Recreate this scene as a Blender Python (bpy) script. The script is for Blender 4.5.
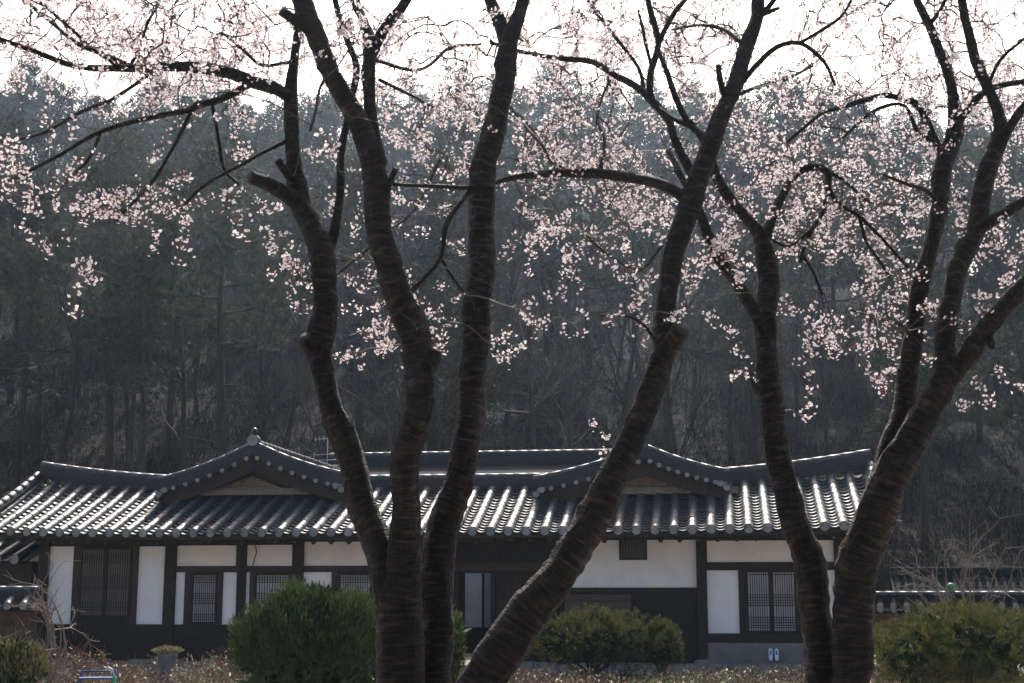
import bpy, math, random
import numpy as np
from mathutils import Vector, Matrix

random.seed(7)
rng = np.random.default_rng(7)
for o in list(bpy.data.objects):
    bpy.data.objects.remove(o, do_unlink=True)
C = bpy.context.scene.collection
scene = bpy.context.scene
R = math.radians

# ------------------------------------------------------------------ camera
FPX = 1422.0
PITCH = math.atan(256.5 / FPX)
CAMZ = 1.6
cam_d = bpy.data.cameras.new('camera')
cam_d.sensor_width = 36.0
cam_d.lens = FPX * 36.0 / 1024.0
cam_d.clip_start = 0.1
cam_d.clip_end = 2000
cam = bpy.data.objects.new('camera', cam_d)
C.objects.link(cam)
cam.location = (0, 0, CAMZ)
cam.rotation_euler = (math.pi / 2 + PITCH, 0, 0)
scene.camera = cam

# ------------------------------------------------------------------ sky, sun, exposure
SUN_EL, SUN_AZ = R(45), R(4)          # azimuth measured from +Y towards +X
world = bpy.data.worlds.new('World')
scene.world = world
world.use_nodes = True
wn = world.node_tree.nodes
wl = world.node_tree.links
bg = wn['Background']
sky = wn.new('ShaderNodeTexSky')
sky.sky_type = 'NISHITA'
sky.sun_disc = False
sky.sun_elevation = SUN_EL
sky.sun_rotation = SUN_AZ
sky.air_density = 1.0
sky.dust_density = 7.0
sky.ozone_density = 1.0
wl.new(sky.outputs[0], bg.inputs[0])
bg.inputs[1].default_value = 0.15
sd = bpy.data.lights.new('sun', 'SUN')
sd.energy = 3.2
sd.angle = R(0.5)
sd.color = (1.0, 0.965, 0.925)
sun = bpy.data.objects.new('sun', sd)
C.objects.link(sun)
sdir = Vector((math.sin(SUN_AZ) * math.cos(SUN_EL), math.cos(SUN_AZ) * math.cos(SUN_EL), math.sin(SUN_EL)))
sun.rotation_euler = sdir.to_track_quat('Z', 'Y').to_euler()
sun.location = (0, 60, 90)
scene.view_settings.view_transform = 'Standard'
scene.view_settings.look = 'None'
scene.view_settings.gamma = 1
scene.view_settings.use_curve_mapping = False
scene.view_settings.exposure = 1.0
scene.cycles.use_denoising = True
scene.cycles.max_bounces = 6
scene.cycles.volume_bounces = 1
scene.cycles.transparent_max_bounces = 8


def W(px, py, Y):
    """world point seen at photo pixel (px,py) at distance Y along the ground"""
    dx = (px - 512.0) / FPX
    dy = (341.5 - py) / FPX
    d = (dx, math.cos(PITCH) - dy * math.sin(PITCH), math.sin(PITCH) + dy * math.cos(PITCH))
    t = Y / d[1]
    return np.array((d[0] * t, Y, CAMZ + d[2] * t))


# ------------------------------------------------------------------ materials
def mat(name, base, rough=0.8, noise=None, spec=0.5, bump=None, coord='Object', trans=0.0, random_val=0.0):
    """noise = (scale, colour2, contrast lo, hi, (sx,sy,sz)); bump = (scale, strength, dist, (sx,sy,sz))"""
    m = bpy.data.materials.new(name)
    m.use_nodes = True
    nt = m.node_tree
    n, l = nt.nodes, nt.links
    p = n['Principled BSDF']
    p.inputs['Roughness'].default_value = rough
    p.inputs['Specular IOR Level'].default_value = spec
    p.inputs['Base Color'].default_value = (*base, 1)
    tc = n.new('ShaderNodeTexCoord')
    src = None
    if noise:
        mp = n.new('ShaderNodeMapping')
        mp.inputs['Scale'].default_value = noise[4] if len(noise) > 4 else (1, 1, 1)
        l.new(tc.outputs[coord], mp.inputs[0])
        t = n.new('ShaderNodeTexNoise')
        t.inputs['Scale'].default_value = noise[0]
        t.inputs['Detail'].default_value = 6
        t.inputs['Roughness'].default_value = 0.62
        l.new(mp.outputs[0], t.inputs['Vector'])
        r = n.new('ShaderNodeValToRGB')
        r.color_ramp.elements[0].position = noise[2]
        r.color_ramp.elements[1].position = noise[3]
        r.color_ramp.elements[0].color = (*base, 1)
        r.color_ramp.elements[1].color = (*noise[1], 1)
        l.new(t.outputs['Fac'], r.inputs[0])
        src = r.outputs[0]
    if random_val:
        oi = n.new('ShaderNodeObjectInfo')
        mr = n.new('ShaderNodeMapRange')
        mr.inputs[3].default_value = 1 - random_val
        mr.inputs[4].default_value = 1 + random_val
        l.new(oi.outputs['Random'], mr.inputs[0])
        hs = n.new('ShaderNodeHueSaturation')
        l.new(mr.outputs[0], hs.inputs['Value'])
        if src:
            l.new(src, hs.inputs['Color'])
        else:
            hs.inputs['Color'].default_value = (*base, 1)
        src = hs.outputs[0]
    if src:
        l.new(src, p.inputs['Base Color'])
    if bump:
        mp2 = n.new('ShaderNodeMapping')
        mp2.inputs['Scale'].default_value = bump[3] if len(bump) > 3 else (1, 1, 1)
        l.new(tc.outputs[coord], mp2.inputs[0])
        t2 = n.new('ShaderNodeTexNoise')
        t2.inputs['Scale'].default_value = bump[0]
        t2.inputs['Detail'].default_value = 8
        l.new(mp2.outputs[0], t2.inputs['Vector'])
        b = n.new('ShaderNodeBump')
        b.inputs['Strength'].default_value = bump[1]
        b.inputs['Distance'].default_value = bump[2]
        l.new(t2.outputs['Fac'], b.inputs['Height'])
        l.new(b.outputs[0], p.inputs['Normal'])
    if trans:
        tr = n.new('ShaderNodeBsdfTranslucent')
        if src:
            l.new(src, tr.inputs[0])
        else:
            tr.inputs[0].default_value = (*base, 1)
        mx = n.new('ShaderNodeMixShader')
        mx.inputs[0].default_value = trans
        l.new(p.outputs[0], mx.inputs[1])
        l.new(tr.outputs[0], mx.inputs[2])
        l.new(mx.outputs[0], n['Material Output'].inputs[0])
    return m


def bark_material(name, dark, light, ring):
    """cherry bark: horizontal lenticel bands in the stem's own UV (u round, v along, metres)"""
    m = bpy.data.materials.new(name)
    m.use_nodes = True
    nt = m.node_tree
    n, l = nt.nodes, nt.links
    p = n['Principled BSDF']
    p.inputs['Roughness'].default_value = 0.7
    p.inputs['Specular IOR Level'].default_value = 0.16
    tc = n.new('ShaderNodeTexCoord')

    def noise(scale, vec, detail=5, rough=0.6):
        mp = n.new('ShaderNodeMapping')
        mp.inputs['Scale'].default_value = vec
        l.new(tc.outputs['UV'], mp.inputs[0])
        t = n.new('ShaderNodeTexNoise')
        t.inputs['Scale'].default_value = scale
        t.inputs['Detail'].default_value = detail
        t.inputs['Roughness'].default_value = rough
        l.new(mp.outputs[0], t.inputs['Vector'])
        return t.outputs['Fac']
    a = noise(1.0, (9, 52, 1), 5)         # fine rings
    b = noise(1.0, (4, 26, 1), 6)         # coarse bands
    c = noise(1.0, (22, 9, 1), 6, 0.7)    # cracks and plates
    ra = n.new('ShaderNodeValToRGB')
    ra.color_ramp.elements[0].position = 0.36
    ra.color_ramp.elements[1].position = 0.72
    ra.color_ramp.elements[0].color = (*dark, 1)
    ra.color_ramp.elements[1].color = (*light, 1)
    ad = n.new('ShaderNodeMath')
    ad.operation = 'ADD'
    l.new(a, ad.inputs[0])
    l.new(b, ad.inputs[1])
    ml = n.new('ShaderNodeMath')
    ml.operation = 'MULTIPLY'
    ml.inputs[1].default_value = 0.5
    l.new(ad.outputs[0], ml.inputs[0])
    l.new(ml.outputs[0], ra.inputs[0])
    rc = n.new('ShaderNodeValToRGB')
    rc.color_ramp.elements[0].position = 0.55
    rc.color_ramp.elements[1].position = 0.70
    rc.color_ramp.elements[0].color = (0, 0, 0, 1)
    rc.color_ramp.elements[1].color = (1, 1, 1, 1)
    l.new(b, rc.inputs[0])
    mx = n.new('ShaderNodeMixRGB')
    mx.inputs[2].default_value = (*ring, 1)
    l.new(rc.outputs[0], mx.inputs[0])
    l.new(ra.outputs[0], mx.inputs[1])
    pt = noise(1.0, (2.2, 2.4, 1), 7, 0.7)      # dark, peeled and lichened patches
    rp = n.new('ShaderNodeValToRGB')
    rp.color_ramp.elements[0].position = 0.40
    rp.color_ramp.elements[1].position = 0.66
    rp.color_ramp.elements[0].color = (0.45, 0.42, 0.42, 1)
    rp.color_ramp.elements[1].color = (1.35, 1.35, 1.28, 1)
    l.new(pt, rp.inputs[0])
    mm = n.new('ShaderNodeMixRGB')
    mm.blend_type = 'MULTIPLY'
    mm.inputs[0].default_value = 1.0
    l.new(mx.outputs[0], mm.inputs[1])
    l.new(rp.outputs[0], mm.inputs[2])
    l.new(mm.outputs[0], p.inputs['Base Color'])
    ad2 = n.new('ShaderNodeMath')
    ad2.operation = 'ADD'
    l.new(ad.outputs[0], ad2.inputs[0])
    l.new(c, ad2.inputs[1])
    bp = n.new('ShaderNodeBump')
    bp.inputs['Strength'].default_value = 0.9
    bp.inputs['Distance'].default_value = 0.055
    l.new(ad2.outputs[0], bp.inputs['Height'])
    l.new(bp.outputs[0], p.inputs['Normal'])
    return m


M = {}
M['bark'] = bark_material('cherry_bark', (0.005, 0.004, 0.0035), (0.046, 0.034, 0.029), (0.080, 0.061, 0.052))
M['twig'] = mat('twig_bark', (0.026, 0.018, 0.016), 0.7)
M['cut'] = mat('cut_wood', (0.022, 0.017, 0.014), 0.9, (20, (0.02, 0.016, 0.013), 0.4, 0.65))
M['petal'] = mat('petal', (0.86, 0.815, 0.822), 0.6, (3.0, (0.80, 0.725, 0.738), 0.35, 0.7), 0.2, trans=0.42)
M['calyx'] = mat('calyx', (0.20, 0.055, 0.05), 0.7, trans=0.3)
M['young_leaf'] = mat('young_leaf', (0.22, 0.16, 0.04), 0.6, trans=0.4)
M['tile'] = mat('roof_tile', (0.020, 0.022, 0.027), 0.48, (6, (0.075, 0.079, 0.090), 0.35, 0.75), 0.34, (40, 0.25, 0.01))
M['tile_dull'] = mat('dull_roof_tile', (0.014, 0.014, 0.015), 0.95, (9, (0.034, 0.034, 0.034), 0.35, 0.75), 0.08)  # darker, rougher version of the roof tile with little gloss
M['tile_pan'] = mat('pan_tile', (0.018, 0.020, 0.024), 0.55, (7, (0.060, 0.063, 0.070), 0.35, 0.75), 0.26)
M['tile_dark'] = mat('ridge_tile', (0.010, 0.011, 0.014), 0.5, (12, (0.034, 0.036, 0.042), 0.35, 0.75), 0.3, (60, 0.3, 0.01))
M['mortar'] = mat('tile_mortar', (0.10, 0.10, 0.10), 0.8, (3, (0.27, 0.265, 0.25), 0.3, 0.7))
M['wood'] = mat('aged_dark_wood', (0.012, 0.008, 0.006), 0.8, (5, (0.042, 0.028, 0.020), 0.35, 0.7, (6, 6, 0.8)), 0.35, (30, 0.4, 0.01, (4, 4, 0.6)))
M['wood_red'] = mat('reddish_wood', (0.026, 0.016, 0.012), 0.7, (5, (0.050, 0.032, 0.024), 0.35, 0.7, (6, 6, 0.8)), 0.35)
M['board'] = mat('weathered_board', (0.011, 0.009, 0.008), 0.75, (4, (0.036, 0.029, 0.024), 0.4, 0.75, (9, 9, 0.5)), 0.3, (26, 0.5, 0.012, (5, 5, 0.4)))
M['plaster'] = mat('lime_plaster', (0.80, 0.745, 0.69), 0.9, (1.6, (0.62, 0.575, 0.52), 0.42, 0.85), 0.2, (25, 0.2, 0.006))
M['plaster_cool'] = mat('white_lime_plaster', (0.79, 0.755, 0.735), 0.9, (1.8, (0.68, 0.645, 0.62), 0.45, 0.78), 0.2, (25, 0.2, 0.006))
M['paper'] = mat('window_paper', (0.46, 0.44, 0.43), 0.9, (3, (0.38, 0.36, 0.35), 0.4, 0.7), 0.1)
M['paper_dark'] = mat('door_screen', (0.21, 0.175, 0.155), 0.9, (3, (0.15, 0.125, 0.11), 0.4, 0.7), 0.1)
M['plinth'] = mat('grey_cement', (0.20, 0.185, 0.17), 0.9, (2.5, (0.13, 0.12, 0.11), 0.35, 0.7), 0.2, (18, 0.4, 0.02))
M['stone'] = mat('foundation_stone', (0.24, 0.22, 0.20), 0.9, (4, (0.13, 0.12, 0.11), 0.35, 0.7), 0.2, (12, 0.6, 0.03))
M['gable_brick'] = mat('gable_board', (0.13, 0.09, 0.07), 0.85, (3, (0.34, 0.25, 0.20), 0.38, 0.62, (2, 1, 14)), 0.2)
M['trim'] = mat('gable_ledge', (0.13, 0.115, 0.10), 0.85, (8, (0.22, 0.19, 0.15), 0.35, 0.7), 0.2)
M['mud'] = mat('mud_wall', (0.095, 0.066, 0.047), 0.95, (5, (0.05, 0.036, 0.028), 0.35, 0.7), 0.1, (16, 0.6, 0.03))
M['ground'] = mat('yard_soil', (0.42, 0.38, 0.33), 0.95, (1.2, (0.34, 0.30, 0.25), 0.35, 0.7), 0.1, (9, 0.7, 0.05))
M['bed'] = mat('bed_soil', (0.060, 0.047, 0.036), 0.95, (3, (0.030, 0.024, 0.018), 0.35, 0.7), 0.1, (14, 0.7, 0.05))
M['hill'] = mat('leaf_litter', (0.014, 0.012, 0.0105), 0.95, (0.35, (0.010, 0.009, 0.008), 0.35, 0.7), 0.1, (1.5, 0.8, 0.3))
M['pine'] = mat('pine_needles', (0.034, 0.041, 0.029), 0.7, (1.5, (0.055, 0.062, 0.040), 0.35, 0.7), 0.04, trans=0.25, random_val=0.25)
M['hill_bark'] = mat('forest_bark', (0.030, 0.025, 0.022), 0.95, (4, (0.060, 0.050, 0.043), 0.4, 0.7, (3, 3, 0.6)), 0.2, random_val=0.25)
M['brush'] = mat('dry_brush', (0.021, 0.018, 0.015), 0.95, (.25, (0.014, 0.013, 0.011), 0.35, 0.7), 0.05, trans=0.2)
M['yew'] = mat('yew_foliage', (0.026, 0.042, 0.015), 0.7, (5, (0.060, 0.080, 0.026), 0.4, 0.75), 0.15, trans=0.3)
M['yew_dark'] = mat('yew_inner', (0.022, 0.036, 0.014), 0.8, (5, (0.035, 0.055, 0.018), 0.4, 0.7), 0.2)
M['needle'] = mat('garden_pine_needles', (0.042, 0.055, 0.019), 0.7, (4, (0.100, 0.102, 0.030), 0.4, 0.7), 0.12, trans=0.3)
M['dry_needle'] = mat('dull_shrub_leaf', (0.085, 0.080, 0.034), 0.7, (6, (0.13, 0.115, 0.055), 0.35, 0.7), 0.2, trans=0.3)
M['needle_old'] = mat('garden_pine_old_needles', (0.16, 0.105, 0.035), 0.7, trans=0.3)
M['shrub_stem'] = mat('shrub_stem', (0.055, 0.040, 0.032), 0.85, (8, (0.11, 0.085, 0.07), 0.4, 0.7))
M['leaf_tan'] = mat('dry_leaf_tan', (0.15, 0.115, 0.068), 0.8, trans=0.3)
M['leaf_brown'] = mat('dry_leaf_brown', (0.07, 0.050, 0.034), 0.8, trans=0.2)
M['leaf_pale'] = mat('dry_leaf_pale', (0.62, 0.55, 0.44), 0.8, trans=0.3)
M['leaf_green'] = mat('ground_leaf_green', (0.075, 0.105, 0.030), 0.7, trans=0.35)
M['leaf_rust'] = mat('dry_leaf_rust', (0.20, 0.085, 0.05), 0.8, trans=0.3)
M['bare_twig'] = mat('bare_shrub_bark', (0.14, 0.108, 0.085), 0.8, (6, (0.07, 0.055, 0.043), 0.35, 0.7))
M['red_twig'] = mat('red_shrub_bark', (0.16, 0.05, 0.032), 0.8)
M['rubber'] = mat('white_rubber', (0.62, 0.70, 0.85), 0.5)
M['rubber_in'] = mat('blue_rubber_inside', (0.10, 0.16, 0.36), 0.6)
M['green_plastic'] = mat('green_plastic', (0.010, 0.19, 0.085), 0.55)
M['blue_plastic'] = mat('blue_grey_metal', (0.04, 0.06, 0.13), 0.9)
M['steel'] = mat('bare_steel', (0.25, 0.25, 0.26), 0.6)
M['pot'] = mat('dark_stone_pot', (0.075, 0.080, 0.095), 0.8, (8, (0.12, 0.12, 0.13), 0.4, 0.7))
M['moss'] = mat('dry_moss', (0.15, 0.13, 0.055), 0.9, trans=0.3)
M['hatch_grey'] = mat('grey_door_paper', (0.36, 0.34, 0.33), 0.9)
M['vent_bar'] = mat('vent_bar_wood', (0.085, 0.068, 0.056), 0.85)
M['cable'] = mat('black_cable', (0.012, 0.012, 0.012), 0.5)


# ------------------------------------------------------------------ mesh helpers
class MB:
    def __init__(self):
        self.v, self.f, self.m, self.uv = [], [], [], []
        self.smooth = []

    def _add(self, vs, fs, mi=0, uvs=None, smooth=False):
        b = len(self.v)
        self.v.extend([tuple(map(float, p)) for p in vs])
        for k, f in enumerate(fs):
            self.f.append(tuple(b + i for i in f))
            self.m.append(mi)
            self.smooth.append(smooth)
            self.uv.append(uvs[k] if uvs else None)
        return self

    def box(self, x0, y0, z0, x1, y1, z1, mi=0):
        vs = [(x, y, z) for z in (z0, z1) for y in (y0, y1) for x in (x0, x1)]
        return self._add(vs, [(0, 2, 3, 1), (4, 5, 7, 6), (0, 1, 5, 4), (2, 6, 7, 3), (0, 4, 6, 2), (1, 3, 7, 5)], mi)

    def tube(self, path, radii, sides=6, mi=0, cap=True, uv=False, wob=0.0, smooth=True):
        path = np.asarray(path, float)
        n = len(path)
        if np.isscalar(radii):
            radii = [radii] * n
        tang = np.gradient(path, axis=0)
        tang /= np.maximum(np.linalg.norm(tang, axis=1)[:, None], 1e-9)
        ref = np.array((0.0, 1.0, 0.0)) if abs(tang[0][1]) < 0.9 else np.array((1.0, 0, 0))
        a = np.cross(tang[0], ref)
        a /= np.linalg.norm(a)
        vs = []
        L = 0.0
        lens = []
        ph = rng.uniform(0, 6.28, 6)
        tot = float(np.linalg.norm(np.diff(path, axis=0), axis=1).sum())
        knots = [(rng.uniform(0, tot), rng.uniform(0, 6.28), rng.uniform(.10, .32), rng.uniform(.03, .09), rng.uniform(.25, .6)) for _ in range(int(tot * 2.2))] if wob > .09 else []
        for i in range(n):
            if i:
                L += np.linalg.norm(path[i] - path[i - 1])
            lens.append(L)
            a = a - tang[i] * np.dot(a, tang[i])
            a /= max(np.linalg.norm(a), 1e-9)
            b = np.cross(tang[i], a)
            ringo = 1 + wob * .28 * rng.normal()
            for k in range(sides):
                th = 2 * math.pi * k / sides
                r = radii[i]
                if wob:
                    r *= 1 + wob * (math.sin(2 * th + ph[0] + L * 2.1) * 0.5 + math.sin(3 * th + ph[1] - L * 3.3) * 0.35
                                    + math.sin(L * 7.0 + ph[2] + th) * 0.4 + math.sin(5 * th + ph[3] + L * 11) * 0.22 + rng.normal() * .34)
                    r *= ringo
                    for (kl, kt, kh, ks, kw) in knots:
                        dl = (L - kl) / ks
                        if abs(dl) < 2.5:
                            da = (th - kt + math.pi) % (2 * math.pi) - math.pi
                            r += radii[i] * kh * math.exp(-dl * dl - (da / kw) ** 2)
                vs.append(path[i] + (a * math.cos(th) + b * math.sin(th)) * r)
        fs, uvs = [], []
        for i in range(n - 1):
            for k in range(sides):
                k2 = (k + 1) % sides
                fs.append((i * sides + k, i * sides + k2, (i + 1) * sides + k2, (i + 1) * sides + k))
                if uv:
                    u0, u1 = k / sides, (k + 1) / sides
                    uvs.append(((u0, lens[i]), (u1, lens[i]), (u1, lens[i + 1]), (u0, lens[i + 1])))
        if cap:
            fs.append(tuple(range(sides))[::-1])
            fs.append(tuple((n - 1) * sides + k for k in range(sides)))
            if uv:
                uvs += [tuple((0.1 * k, 0) for k in range(sides))] * 2
        return self._add(vs, fs, mi, uvs if uv else None, smooth)

    def lathe(self, prof, cx=0, cy=0, sides=16, mi=0, smooth=True):
        vs, fs = [], []
        for r, z in prof:
            for k in range(sides):
                t = 2 * math.pi * k / sides
                vs.append((cx + r * math.cos(t), cy + r * math.sin(t), z))
        for i in range(len(prof) - 1):
            for k in range(sides):
                k2 = (k + 1) % sides
                fs.append((i * sides + k, i * sides + k2, (i + 1) * sides + k2, (i + 1) * sides + k))
        fs.append(tuple(range(sides))[::-1])
        fs.append(tuple((len(prof) - 1) * sides + k for k in range(sides)))
        return self._add(vs, fs, mi, None, smooth)

    def grid(self, fn, us, vs_, mi=0, smooth=True):
        pts = [fn(u, v) for v in vs_ for u in us]
        nu = len(us)
        fs = [(j * nu + i, j * nu + i + 1, (j + 1) * nu + i + 1, (j + 1) * nu + i)
              for j in range(len(vs_) - 1) for i in range(nu - 1)]
        return self._add(pts, fs, mi, None, smooth)

    def build(self, name, mats, parent=None):
        me = bpy.data.meshes.new(name)
        me.from_pydata(self.v, [], self.f)
        if not isinstance(mats, (list, tuple)):
            mats = [mats]
        for mm in mats:
            me.materials.append(mm)
        me.polygons.foreach_set('material_index', self.m)
        me.polygons.foreach_set('use_smooth', self.smooth)
        if any(u is not None for u in self.uv):
            lay = me.uv_layers.new(name='UVMap')
            flat = []
            for f, u in zip(self.f, self.uv):
                if u is None:
                    flat += [0.0, 0.0] * len(f)
                else:
                    for q in u:
                        flat += [q[0], q[1]]
            lay.data.foreach_set('uv', flat)
        me.update()
        o = bpy.data.objects.new(name, me)
        C.objects.link(o)
        if parent:
            o.parent = parent
        return o


def np_mesh(name, verts, nper, mats, midx=None, parent=None, smooth=False):
    """verts (N*nper,3): N separate polygons of nper corners"""
    verts = np.asarray(verts, np.float32)
    N = len(verts) // nper
    me = bpy.data.meshes.new(name)
    me.vertices.add(len(verts))
    me.vertices.foreach_set('co', verts.ravel())
    me.loops.add(len(verts))
    me.loops.foreach_set('vertex_index', np.arange(len(verts), dtype=np.int32))
    me.polygons.add(N)
    me.polygons.foreach_set('loop_start', np.arange(0, len(verts), nper, dtype=np.int32))
    for mm in (mats if isinstance(mats, (list, tuple)) else [mats]):
        me.materials.append(mm)
    if midx is not None:
        me.polygons.foreach_set('material_index', np.asarray(midx, np.int32))
    me.update(calc_edges=True)
    me.validate()
    if name is None:
        return me
    o = bpy.data.objects.new(name, me)
    C.objects.link(o)
    if parent:
        o.parent = parent
    return o


def thing(name, label, cat, loc=(0, 0, 0), rz=0.0, group=None):
    o = bpy.data.objects.new(name, None)
    o.empty_display_size = 0.3
    C.objects.link(o)
    o.location = loc
    o.rotation_euler = (0, 0, rz)
    tag(o, label, cat, group)
    return o


def tag(o, label=None, cat=None, group=None, kind=None):
    if label:
        o['label'] = label
    if cat:
        o['category'] = cat
    if group:
        o['group'] = group
    if kind:
        o['kind'] = kind
    return o


def rand_unit(n):
    v = rng.normal(size=(n, 3))
    return v / np.linalg.norm(v, axis=1)[:, None]


def leaf_quads(cen, direc, length, width, twist=None):
    """kite shaped leaves: base, side, tip, side"""
    cen = np.asarray(cen)
    n = len(cen)
    d = direc / np.maximum(np.linalg.norm(direc, axis=1)[:, None], 1e-9)
    s = np.cross(d, rand_unit(n))
    s /= np.maximum(np.linalg.norm(s, axis=1)[:, None], 1e-9)
    length = np.broadcast_to(np.asarray(length, float), (n,))[:, None]
    width = np.broadcast_to(np.asarray(width, float), (n,))[:, None]
    out = np.empty((n, 4, 3))
    out[:, 0] = cen
    out[:, 1] = cen + d * length * 0.5 + s * width * 0.5
    out[:, 2] = cen + d * length
    out[:, 3] = cen + d * length * 0.5 - s * width * 0.5
    return out.reshape(-1, 3)


# ================================================================== TERRAIN
HY = [-60, 40, 46, 52, 62, 80, 110, 150, 185, 230, 300]
HZ = [-0.8, -0.5, 0.4, 1.8, 4.6, 11.5, 24.5, 42.0, 54.0, 60.0, 60.0]


def hill_z(x, y):
    z = np.interp(y, HY, HZ)
    k = np.clip((y - 46) / 60, 0, 1)
    und = 1.6 * np.sin(x * 0.045 + 1.0) + 1.1 * np.sin(x * 0.11 + y * 0.05) + 0.8 * np.sin(y * 0.16 - x * 0.07) + 0.3 * np.sin(x * .4 + y * .3)
    side = -0.00042 * x * np.maximum(y - 60, 0)
    return z + k * (und + side)


g = MB()
g.grid(lambda x, y: (x, y, 0.035 * math.sin(x * 0.9 + y * 0.4) + 0.03 * math.sin(y * 0.7 - x * 0.3)),
       np.linspace(-170, 170, 120), np.linspace(-55, 120, 90))
tag(g.build('ground', M['ground']), kind='structure')
g = MB()
bedx = np.linspace(-26, 26, 60)
g.grid(lambda x, t: (x, (24.8 + .35 * math.sin(x * .8) + .2 * math.sin(x * 2.1)) * (1 - t) + t * (29.0 + .25 * math.sin(x * .9 + 1) + .15 * math.sin(x * 2.7)), .075 + .03 * math.sin(x * 1.3 + 5 * t)), bedx, np.linspace(0, 1, 10))
tag(g.build('garden_bed', M['bed']), kind='structure')
g = MB()
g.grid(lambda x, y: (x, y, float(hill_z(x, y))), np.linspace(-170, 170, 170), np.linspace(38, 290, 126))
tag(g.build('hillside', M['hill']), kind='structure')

# ================================================================== HANOK HOUSE
ANG = R(8.1)
HO = np.array((0.0, 33.0, 0.0))
hu = np.array((math.cos(ANG), -math.sin(ANG), 0))
hv = np.array((math.sin(ANG), math.cos(ANG), 0))


def H(px, py, v0=0.0):
    """(u, z) in the house frame of the photo pixel on the plane v=v0"""
    dx = (px - 512.0) / FPX
    dy = (341.5 - py) / FPX
    d = np.array((dx, math.cos(PITCH) - dy * math.sin(PITCH), math.sin(PITCH) + dy * math.cos(PITCH)))
    c = np.array((0, 0, CAMZ))
    t = (v0 - np.dot(c - HO, hv)) / np.dot(d, hv)
    p = c + d * t
    return float(np.dot(p - HO, hu)), float(p[2])


house = thing('hanok_house', 'long white and dark wood hanok with grey tiled roof and two front gables', 'house', HO, -ANG)


def rect(x0, y0, x1, y1, v=0.0):
    xm, ym = (x0 + x1) / 2, (y0 + y1) / 2
    return H(x0, ym, v)[0], H(xm, y1, v)[1], H(x1, ym, v)[0], H(xm, y0, v)[1]   # u0,z0,u1,z1


UL = H(39, 590)[0]
UR = H(845, 590)[0]
VE, VR = -1.15, 1.9                          # eave and ridge, in depth
ZE = H(560, 530, VE)[1]
ZR = H(560, 486, VR)[1]
EL = H(-32, 529, VE)[0]
ER = H(895, 527, VE)[0]
UC = (EL + ER) / 2
HALF = (ER - EL) / 2
WALLTOP = ZE - 0.05


def lift(u, k):
    a = max(0.0, (abs(u - UC) - HALF * 0.45) / (HALF * 0.55))
    return k * a * a


def roof_z(u, v):
    s = (v - VE) / (VR - VE)
    return ZE + (ZR - ZE) * (0.86 * s + 0.14 * s * s) + lift(u, 0.10 * (1 - s) + 0.30 * s)


# --- walls: dark timber backing with the gate opening left open
G0, G1 = H(458, 610)[0], H(492, 610)[0]
GZ = H(475, 573)[1]
wall_top = ZE + 0.25
b = MB()
b.box(UL, 0.06, 0.0, G0, 0.2, wall_top)
b.box(G1, 0.06, 0.0, UR, 0.2, wall_top)
b.box(G0, 0.06, GZ, G1, 0.2, wall_top)
b.box(UL, 3.62, 0, G0 - 2.2, 3.76, wall_top)
b.box(G1 + .8, 3.62, 0, UR, 3.76, wall_top)
b.box(UL, 0.2, 0, UL + 0.14, 3.62, wall_top + 0.3)
b.box(UR - 0.14, 0.2, 0, UR, 3.62, wall_top + 0.3)
b.box(G0 - 2.3, 0.2, 0, G0 - 2.16, 3.62, wall_top)
b.box(G1 + 0.7, 0.2, 0, G1 + 0.84, 3.62, wall_top)
b.build('timber_wall', M['board'], house)


def post(x0, x1, y0, y1, v=-0.04, m='wood'):
    u0, z0, u1, z1 = rect(x0, y0, x1, y1, v)
    MB().box(u0, v, z0, u1, 0.15, z1).build('post', M[m], house)


def beam(x0, y0, x1, y1, v=-0.02, m='wood', name='beam', vb=0.12):
    u0, z0, u1, z1 = rect(x0, y0, x1, y1, v)
    MB().box(u0, v, z0, u1, vb, z1).build(name, M[m], house)


def panel(x0, y0, x1, y1, m='plaster', label=None):
    u0, z0, u1, z1 = rect(x0, y0, x1, y1, 0.03)
    o = MB().box(u0, 0.03, z0, u1, 0.10, z1).build('plaster_panel', M[m], house)
    return o


for (a_, b_, y0, y1) in ((36.5, 46, 538, 652), (163.5, 174, 538, 654), (236, 244.5, 538, 655), (292, 302, 536, 655), (373, 383, 536, 658),
                         (441, 452, 534, 660), (545, 556, 534, 660), (697, 707, 533, 662), (836, 846, 533, 664)):
    post(a_, b_, y0, y1, -0.07)
for (a_, b_) in ((72, 79), (131, 137), (184, 191), (217, 222), (249, 254), (290, 292.4), (331, 338)):
    post(a_, b_, 572 if a_ > 140 else 546, 626, -0.015, 'wood_red')
for (a_, b_) in ((739, 746), (797, 803)):
    post(a_, b_, 569.5, 634.5, -0.015)
beam(36, 531, 846, 541, -0.09, name='eave_beam')
beam(174, 566, 372, 572, -0.02, 'wood_red', 'mid_beam')
beam(707, 562, 836, 570, -0.03, name='mid_beam')
beam(46, 624.5, 372, 642, -0.03, name='sill_beam')
beam(707, 633.5, 836, 643, -0.03, name='sill_beam')
beam(452, 563, 545, 571, -0.05, 'wood_red', 'gate_lintel')
beam(556, 587.5, 697, 593.5, -0.02, name='mid_beam')
beam(383, 538, 441, 563, 0.02, 'board', 'upper_boards', 0.055)
beam(452, 541, 545, 562, 0.02, 'board', 'upper_boards', 0.055)

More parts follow.
